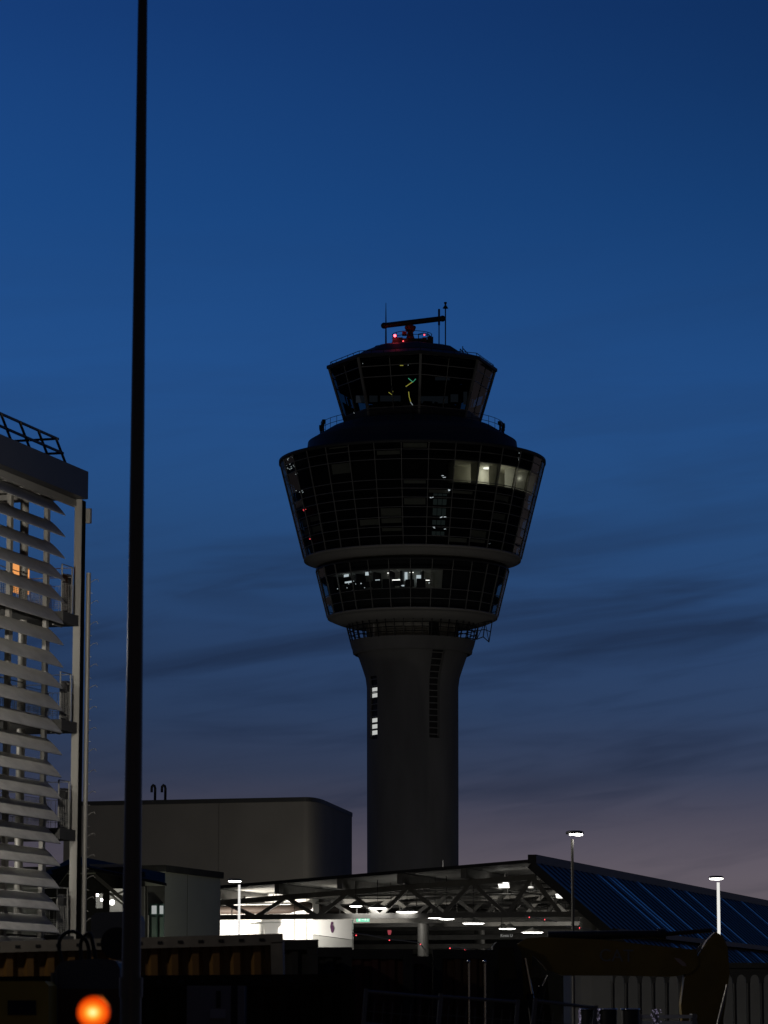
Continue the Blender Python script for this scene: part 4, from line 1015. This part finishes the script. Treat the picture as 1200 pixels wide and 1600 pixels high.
# ------------------------------------------------------------------ containers
def container(name, px0, px1, ptop, Y, m, label, roll=0, rail=M['rail'], pitch=.278, wd=2.44, corr_top=.16, z0=0):
    a = at(px0, ptop, Y); c = at(px1, ptop, Y); L_ = c.x - a.x; H_ = a.z - z0
    t = thing(name, (a.x + L_ / 2, Y, z0), label, 'container')
    t.rotation_euler = (0, roll, 0)
    o = Vector((a.x, Y, z0))
    b = MB(); x = .12; n = int((L_ - .24) / pitch); pitch = (L_ - .24) / n; d_ = .045
    zl, zh = .16, H_ - corr_top
    for i in range(n):
        xs = [x, x + pitch * .32, x + pitch * .5, x + pitch * .82, x + pitch]; ys = [.0, .0, d_ * 1.6, d_ * 1.6, 0.]
        for j in range(4):
            b.quad(o + Vector((xs[j], ys[j] + .02, zl)), o + Vector((xs[j + 1], ys[j + 1] + .02, zl)), o + Vector((xs[j + 1], ys[j + 1] + .02, zh)), o + Vector((xs[j], ys[j] + .02, zh)))
        x += pitch
    b.box(o + Vector((L_ / 2, wd / 2 + .06, H_ / 2)), (L_ - .1, wd - .1, H_ - .12))
    b.build('side_wall', m, t)
    b = MB(); b.box(o + Vector((L_ / 2, .03, .08)), (L_ - .2, .12, .16))
    b.build('bottom_rail', rail, t)
    b = MB(); b.box(o + Vector((L_ / 2, .03, H_ - corr_top / 2)), (L_ - .2, .12, corr_top))
    r = b.build('top_rail', rail, t)
    b = MB()
    x = .3
    while x < L_ - .3: b.box(o + Vector((x, -.032, H_ - corr_top / 2)), (.07, .012, .04)); x += .29
    b.build('lashing_slot', M['rubber'], r)
    for x in (.09, L_ - .09):
        b = MB(); b.box(o + Vector((x, .05, H_ / 2)), (.17, .17, H_ - .02)); b.build('corner_post', rail, t)
        b = MB(); b.box(o + Vector((x, .05, H_ - .06)), (.185, .19, .12)); b.build('corner_casting', rail, t)
    return t
container('shipping_container', -60, 450, 1465.5, 47, M['yellow'], 'long ochre ribbed container with a grey slotted top rail below the louvred building', math.radians(-1.6))
container('shipping_container', 330, 497, 1468, 52, M['dkgrey'], 'narrow black container end standing against the ochre container', 0, M['dkgrey'])
container('shipping_container', 420, 550, 1480, 55, M['dkgrey'], 'dark low container between the black one and the red one', 0, M['dkgrey'])
container('shipping_container', 440, 645, 1484, 58, M['dkred'], 'dark red ribbed container below the string of red lamps', 0, M['dkgrey'])
container('shipping_container', 600, 675, 1494, 61, M['dkblue'], 'narrow slate blue container end beside the dark red container', 0, M['dkgrey'])
container('shipping_container', 676, 772, 1484, 60, M['dkbrown'], 'brown container with two bright locking bars left of the excavator', 0, M['dkgrey'])
b = MB()
for x in (732, 757):
    c = MB(); p = at(x, 1503, 59.6); c.tube([p, Vector((p.x, p.y, .2))], .025, 8); c.ball(p, .035)
    cc = [o for o in col.objects if o.get('label', '').startswith('brown container')][0]; c.build('locking_bar', M['chrome'], cc)
container('added_dark_box', -60, 556, 1524, 43.5, M.setdefault('darkbox', mat('dark_box_black', (.035, .024, .014), .8, var=.4, spec=.1)), 'long low dark box added to darken the foot of the ochre container', math.radians(-.4), M['darkbox'])  # near-black box added where the container's lower half goes dark
# grey cabinet in front
def cabinet():
    a = at(292, 1540, 40); c = at(382, 1540, 40); o = Vector((a.x, 40, 0)); W = c.x - a.x; Hh = a.z
    t = thing('site_cabinet', o, 'flat grey site cabinet with a dark slot and a lock plate', 'cabinet')
    b = MB(); b.box(o + Vector((W / 2, .4, Hh / 2)), (W, .7, Hh)); b.build('cabinet_body', M['dkgrey'], t)
    k = 40 / F
    b = MB(); b.box(o + Vector((34 * k, .03, Hh / 2 + .02)), (68 * k, .05, Hh - .04)); d = b.build('door', M['cabinet'], t)
    b = MB(); b.box(o + Vector((84 * k, .03, Hh / 2 + .02)), (11 * k, .05, Hh - .04)); b.build('side_door', M['cabinet'], t)
    b = MB(); b.box(o + Vector((49 * k, 0, Hh - 21 * k)), (7 * k, .02, 26 * k)); b.build('slot', M['rubber'], d)
    b = MB(); b.box(o + Vector((48.5 * k, -.01, Hh - 43 * k)), (24 * k, .04, 14 * k)); b.build('lock_plate', M['cabinet2'], d)
cabinet()
# ------------------------------------------------------------------ small machine with hoses (left foreground) and warning lamp
MY = 38.0; k = MY / F
def Q(px, py, dy=0): return at(px, py, MY + dy)
mo = Vector((Q(140, 1590).x, MY, 0))
MM = thing('compact_machine', mo, 'dark compact site machine with a rounded grey hood and looping black hoses', 'machine')
b = MB()
prof_ = [(84, 1545), (84, 1520), (88, 1510), (96, 1503), (112, 1500), (150, 1498), (172, 1499), (182, 1503), (187, 1512), (188, 1545)]
b.prism([Q(x, y) for x, y in prof_], (0, 1.6, 0)); b.build('hood', M['hood'], MM)
b = MB(); b.prism([Q(x, y) for x, y in ((88, 1545), (187, 1545), (188, 1720), (86, 1720))], (0, 1.5, 0)); b.build('body', M['dkbrown'], MM)
b = MB(); b.tube([Q(82, 1700, -.05), Q(82, 1520, -.05)], .022, 8); b.tube([Q(88, 1700, -.05), Q(88, 1515, -.05)], .02, 8); b.build('grab_rail', M['hood'], MM)
for pts in (((97, 1505), (92, 1480), (95, 1466), (104, 1457), (116, 1456), (126, 1462), (137, 1475), (140, 1505)), ((127, 1505), (126, 1475), (132, 1462), (139, 1459), (143, 1466), (147, 1485), (150, 1505))):
    P0 = [Q(x, y, .5) for x, y in pts]; sm = []
    for i in range(len(P0) - 1):
        for t in range(5):
            f = t / 5; a_, b_, c_, d_ = P0[max(i - 1, 0)], P0[i], P0[i + 1], P0[min(i + 2, len(P0) - 1)]
            sm.append(.5 * ((2 * b_) + (c_ - a_) * f + (2 * a_ - 5 * b_ + 4 * c_ - d_) * f * f + (3 * b_ - a_ - 3 * c_ + d_) * f ** 3))
    b = MB(); b.tube(sm, .023, 8); b.build('hose', M['rubber'], MM)
b = MB(); c_ = Q(182, 1474, .3); b.tube([c_, c_ + Vector((0, .3, 0))], 25 * k, 28); b.build('air_cleaner', M['rubber'], MM)
b = MB(); wp = Q(0, 1530, -1); 
yb = thing('yellow_tank', Vector((Q(30, 1590).x, MY - 1, 0)), 'dull yellow steel tank with a sunken plate at the lower left', 'tank')
b.prism([Q(x, y, -1) for x, y in ((-40, 1533), (70, 1533), (76, 1540), (76, 1850), (-40, 1850))], (0, 1.2, 0)); b.build('tank_body', mat('tank_yellow', (.5, .36, .05), .5, var=.3), yb)
b = MB(); b.prism([Q(x, y, -1.02) for x, y in ((12, 1563), (56, 1563), (56, 1586), (12, 1586))], (0, .05, 0)); b.build('sunken_plate', M['dkgrey'], yb)
# grey dome behind the mast
dm = at(150, 1424, 70); k70 = 70 / F
b = MB(); b.prism([at(x, y, 70) for x, y in ((142, 1600), (142, 1432), (150, 1426), (170, 1425), (200, 1424), (212, 1427), (215, 1436), (215, 1600))], (0, 2.2, 0))
tag(b.build('site_van', M['hood'], None, Vector((dm.x, 70, 0))), 'pale grey round-cornered box body half hidden behind the mast', 'van')
# warning lamp on a barrier
WY = 10.0; kw = WY / F; c = at(146, 1582, WY); wb = Vector((c.x, WY, 0))
WL = thing('warning_lamp', wb, 'glowing round orange warning lamp on a short post at the lower left', 'warning lamp')
b = MB(); b.tube([wb, Vector((c.x, WY + .04, c.z - .08))], .014, 10); b.box(wb + ZV * .04, (.5, .3, .08)); b.build('post', M['rubber'], WL)
b = MB(); b.tube([c + Vector((0, .0, 0)), c + Vector((0, .05, 0))], 25 * kw, 28); b.box(c + Vector((0, .035, -.10)), (.08, .05, .12)); b.build('lamp_case', M['rubber'], WL)
m_, nt_ = nodes('orange_lens'); N_ = nt_.nodes; L_ = nt_.links
o_ = N_.new('ShaderNodeOutputMaterial'); e_ = N_.new('ShaderNodeEmission'); tcx = N_.new('ShaderNodeTexCoord'); mpx = N_.new('ShaderNodeMapping'); gr_ = N_.new('ShaderNodeTexGradient'); gr_.gradient_type = 'SPHERICAL'
cc_ = c - wb
mpx.vector_type = 'POINT'; sc_ = 1 / (27 * kw)
mpx.inputs['Scale'].default_value = (sc_ * .95, sc_ * .2, sc_ * 1.1); mpx.inputs['Location'].default_value = (-(cc_.x) * sc_ * .95, 0, -(cc_.z) * sc_ * 1.1)
L_.new(tcx.outputs['Object'], mpx.inputs[0]); L_.new(mpx.outputs[0], gr_.inputs[0])
rp = N_.new('ShaderNodeValToRGB'); el = rp.color_ramp.elements; el[0].position = 0; el[0].color = (.55, .03, .0, 1); el[1].position = .9; el[1].color = (1.6, 1.1, .5, 1)
for p_, c__ in ((.28, (.95, .075, .003, 1)), (.55, (1, .25, .012, 1)), (.74, (1.2, .7, .08, 1))): x_ = el.new(p_); x_.color = c__
L_.new(gr_.outputs[0], rp.inputs[0]); L_.new(rp.outputs[0], e_.inputs[0]); e_.inputs[1].default_value = 1.0; L_.new(e_.outputs[0], o_.inputs[0])
b = MB(); ps = [(24.5, 0), (23.5, -.008), (19, -.015), (12, -.02), (4, -.022), (.05, -.023)]
vs = []; n = 32
for r, y in ps:
    for j in range(n): a = 2 * PI * j / n; vs.append(c + Vector((r * kw * math.cos(a), y, r * kw * math.sin(a))))
b.add(vs, [(i * n + j, i * n + (j + 1) % n, (i + 1) * n + (j + 1) % n, (i + 1) * n + j) for i in range(len(ps) - 1) for j in range(n)], True)
b.build('lens', m_, WL)
lightobj('warning_glow', 'POINT', c + Vector((0, -.12, .02)), .5, (1, .35, .03), .05, WL)
lightobj('warning_glow_rear', 'POINT', c + Vector((0, .25, .02)), 22, (1, .35, .03), .05, WL)

# ------------------------------------------------------------------ excavator
EY = 65.0; ke = EY / F
def E(px, py, dy=0): return at(px, py, EY + dy)
EX = thing('excavator', Vector((E(800, 1590).x, EY, 0)), 'ochre tracked excavator with its boom stretched level to the right', 'excavator')
def ep(b, pts, dy, th): return b.prism([E(x, y, dy) for x, y in pts], (0, th, 0))
b = MB(); ep(b, ((806, 1476), (822, 1466), (850, 1464), (940, 1468), (1020, 1477), (1088, 1484), (1092, 1508), (1078, 1521), (1050, 1526), (960, 1524), (880, 1524), (856, 1516), (842, 1500), (832, 1492), (826, 1560), (806, 1560)), -.3, .6)
boom = b.build('boom', M['machine'], EX)
b = MB(); ep(b, ((1086, 1502), (1096, 1484), (1106, 1468), (1118, 1456), (1129, 1462), (1137, 1480), (1140, 1520), (1133, 1575), (1122, 1640), (1070, 1650), (1064, 1570), (1070, 1525)), -.22, .44)
b.build('stick', M['machine'], EX)
b = MB(); b.tube([E(856, 1462, -.1), E(1035, 1459.5, -.1)], .085, 12); b.tube([E(1028, 1459.5, -.1), E(1040, 1459.3, -.1)], .11, 12); b.build('stick_cylinder', M['rubber'], EX)
b = MB(); b.tube([E(1040, 1459.5, -.1), E(1112, 1453.5, -.1)], .045, 10); b.build('stick_rod', M['rubber'], EX)
b = MB(); b.tube([E(820, 1497, -.55), E(832, 1560, -.55)], .035, 10); b.build('boom_rod', M['chrome'], EX)
b = MB(); b.tube([E(855, 1524, -.6), E(847, 1541, -.6)], .022, 10); b.build('boom_rod', M['chrome'], EX)
b = MB(); b.tube([E(1136, 1538, -.3), E(1130, 1562, -.3), E(1118, 1610, -.3)], .035, 10); b.build('bucket_rod', M['chrome'], EX)
b = MB(); b.tube([E(847, 1541, -.6), E(835, 1600, -.6)], .08, 12); b.tube([E(828, 1553, -.55), E(834, 1600, -.55)], .07, 12); b.build('boom_cylinder', M['rubber'], EX)
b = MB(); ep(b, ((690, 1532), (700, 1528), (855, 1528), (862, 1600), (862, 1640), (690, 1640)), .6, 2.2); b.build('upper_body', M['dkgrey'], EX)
b = MB(); ep(b, ((770, 1478), (776, 1472), (806, 1472), (815, 1490), (818, 1560), (770, 1560)), -1.5, 1.1); cabx = b.build('cab', M['rubber'], EX)
b = MB(); ep(b, ((779, 1480), (802, 1480), (808, 1530), (779, 1530)), -1.53, .03); b.build('window', M['glass'], cabx)
b = MB(); ep(b, ((760, 1506), (845, 1510), (845, 1528), (760, 1522)), -.2, .5); b.build('side_cover', mat('machine_dull', (.2, .16, .08), .5), EX)
for dy in (-.2, 2.6):
    b = MB(); ep(b, ((640, 1720), (655, 1690), (690, 1672), (860, 1672), (895, 1690), (905, 1705), (890, 1714), (660, 1722)), dy, .6); b.build('track', M['rubber'], EX)
b = MB(); ep(b, ((1060, 1648), (1124, 1640), (1130, 1670), (1090, 1712), (1040, 1705), (1030, 1685)), -.6, 1.2); b.build('bucket', M['rubber'], EX)
text('CAT', 27 * ke, E(963, 1494, -.315), (1, 0, -.02), (0, 0, 1), M['letter'], boom)
b = MB(); b.prism([E(x, y, -.32) for x, y in ((1053, 1496), (1062, 1498), (1071, 1505), (1073, 1510), (1066, 1509), (1058, 1502))], (0, .015, 0)); b.build('sticker', M['pinkmark'], boom)
b = MB(); ep(b, ((1083, 1486), (1091, 1480), (1099, 1470), (1096, 1484), (1088, 1494)), -.26, .03); b.build('link_plate', M['letter'], EX)

# ------------------------------------------------------------------ pale wall, arched screen, tubs
b = MB(); Y = 115
pts = [at(888, 1600, Y + 1)] ; 
xs = [888, 889, 892, 898, 908, 925]; poly = []
for i, x in enumerate(xs): v = at(x, 1590, Y + 2.0 * (1 - i / 5) ** 2); poly.append(Vector((v.x, v.y, 0)))
v = at(1300, 1590, Y); poly.append(Vector((v.x, v.y, 0))); poly.append(Vector((v.x, v.y + 4, 0))); poly.append(Vector((poly[0].x, poly[0].y + 3, 0)))
hgt = at(940, 1512, Y).z; b.prism(poly, (0, 0, hgt))
tag(b.build('pale_wall', mat('pale_wall', (.24, .24, .225), .8, var=.2, scale=.5), None, poly[0]), 'pale round-cornered wall seen under the excavator boom', 'wall')
SY = 88.0
SW = thing('arched_screen', at(1080, 1590, SY) * 1, 'black screen of thin posts joined by rounded arches behind the excavator', 'screen')
SW.location.z = 0; SW['base'] = (SW.location.x, SW.location.y, 0)
b = MB(); ztop_ = zat(1512, SY); zar = zat(1533, SY)
n_ = 13; x0 = 958; dx = 21.2
for i in range(n_):
    xa, xb = x0 + dx * i, x0 + dx * (i + 1); va, vb = at(xa, 1590, SY), at(xb, 1590, SY); wv = vb.x - va.x
    arc = [(va.x, ztop_)] + [(va.x + .045, ztop_ - .0)]
    pts = [(va.x, ztop_)]
    pts += [(va.x, zar - .05), (va.x + wv * .17, zar - .05)]
    pts += [(va.x + wv * (.5 - .33 * math.cos(PI * t / 8)), zar + .02 + wv * .42 * math.sin(PI * t / 8)) for t in range(9)]
    pts += [(vb.x - wv * .17, zar - .05), (vb.x, zar - .05), (vb.x, ztop_)]
    b.prism([Vector((x, SY, z)) for x, z in pts], (0, .12, 0))
b.box(Vector(((at(x0, 1590, SY).x + at(x0 + dx * n_, 1590, SY).x) / 2, SY + .07, ztop_ + .06)), (at(x0 + dx * n_, 1590, SY).x - at(x0, 1590, SY).x, .22, .14))
b.build('arch_panel', M['rubber'], SW)
for i in range(n_ + 1):
    v = at(x0 + dx * i, 1590, SY); b = MB(); b.tube([Vector((v.x, SY + .06, 0)), Vector((v.x, SY + .06, zar))], .055, 8); b.build('post', M['rubber'], SW)
TBY = 50.0
first = None
labs = ['black round tub with a pale rim beside the fairy-lit post', 'black round tub with a pale rim, middle one of three', 'black round tub with a pale rim nearest the excavator stick']
for i, x in enumerate((920, 950, 985)):
    v = at(x, 1577, TBY); loc = Vector((v.x, TBY, 0)); hh = v.z
    if first is None:
        first = thing('tub', loc, labs[0], 'tub', 'black tubs below the boom')
        b = MB(); b.revolve([(.1, loc.z), (.115, hh * .3), (.135, hh - .03), (.125, hh)], loc.x, loc.y, ANG[::4]); b.disc(loc.x, loc.y, hh - .03, .13, 24); b.build('tub_body', M['rubber'], first)
        b = MB(); b.tube([loc + Vector((.14 * math.cos(a), .14 * math.sin(a), hh)) for a in [2 * PI * j / 24 for j in range(25)]], .011, 6, caps=False); b.build('tub_rim', M['chrome'], first)
    else:
        c_ = copy_tree(first); c_.location = loc; c_['label'] = labs[i]; c_['base'] = tuple(loc)
fls = ['thin post wound with white and violet fairy lights, nearest the mesh fence', 'short post wound with pale violet fairy lights between the tubs', 'silvery bundle of fairy lights below the excavator boom']
for i, (x, y, wd_, n) in enumerate(((905, 1577, 4, 40), (935, 1577, 5, 18), (1024, 1577, 16, 46))):
    v = at(x, y, 49); loc = Vector((v.x, 49, 0)); t = thing('fairy_light_post', loc, fls[i], 'light post', 'posts wound with fairy lights')
    b = MB(); b.tube([loc, Vector((v.x, 49, v.z))], wd_ * .3 * 49 / F, 10); b.build('post', M['cabinet'], t)
    b = MB(); rq = random.Random(i)
    for q in range(n):
        b.ball(Vector((v.x + rq.uniform(-.5, .5) * wd_ * 49 / F, 49 - .06 + rq.uniform(-.03, 0), v.z - rq.random() ** 1.3 * .4)), .0045, 6, 4)
    b.build('fairy_light', M['fairy'], t)
# pale slatted crate stack at the right of the tubs
v = at(1040, 1584, 60); t = thing('slatted_crate', Vector((v.x, 60, 0)), 'pale slatted crate lit under the excavator boom', 'crate')
b = MB()
for q in range(12): b.box(Vector((v.x, 60, v.z - .05 - q * .11)), (1.1, .5, .06))
b.build('slat', M['white'], t)
b = MB()
for s_ in (-.5, .5): b.box(Vector((v.x + s_, 60, v.z / 2)), (.08, .56, v.z)); 
b.build('crate_frame', M['cabinet'], t)
# ------------------------------------------------------------------ mesh fence panels
def fence(px0, py0, px1, py1, Y, label, first=False):
    a = at(px0, py0, Y); c = at(px1, py0, Y); L_ = c.x - a.x; Hh = a.z; yaw = 0
    loc = Vector((a.x, Y, 0))
    t = thing('mesh_fence', loc, label, 'fence', 'wire mesh site fence panels')
    roll = math.atan2((py1 - py0) * Y / F, L_); t.rotation_euler = (0, roll, 0)
    for z in (Hh, Hh - .35, .15):
        b = MB(); b.tube([loc + ZV * z, loc + Vector((L_, 0, z))], .02, 8); b.build('rail', M['mullion'], t)
    for x in (0, L_):
        b = MB(); b.tube([loc + Vector((x, 0, 0)), loc + Vector((x, 0, Hh + .03))], .024, 10); b.build('post', M['mullion'], t)
        b = MB(); b.box(loc + Vector((x, 0, .07)), (.2, .6, .14)); b.build('concrete_foot', M['greywall'], t)
    b = MB(); x = .1
    while x < L_: b.box(loc + Vector((x, 0, Hh / 2)), (.006, .006, Hh - .2)); x += .1
    for q in range(1, 9): b.box(loc + Vector((L_ / 2, 0, Hh * q / 9)), (L_, .006, .006))
    b.build('wire_mesh', M['mullion'], t)
fence(549, 1548, 666, 1558, 36, 'mesh fence panel in front of the dark red container')
fence(669, 1556, 790, 1565, 37, 'mesh fence panel in front of the brown container')
fence(806, 1562, 901, 1573, 35, 'mesh fence panel with a bright top rail below the excavator cab')
for o in list(col.objects):
    if 'base' in o: del o['base']
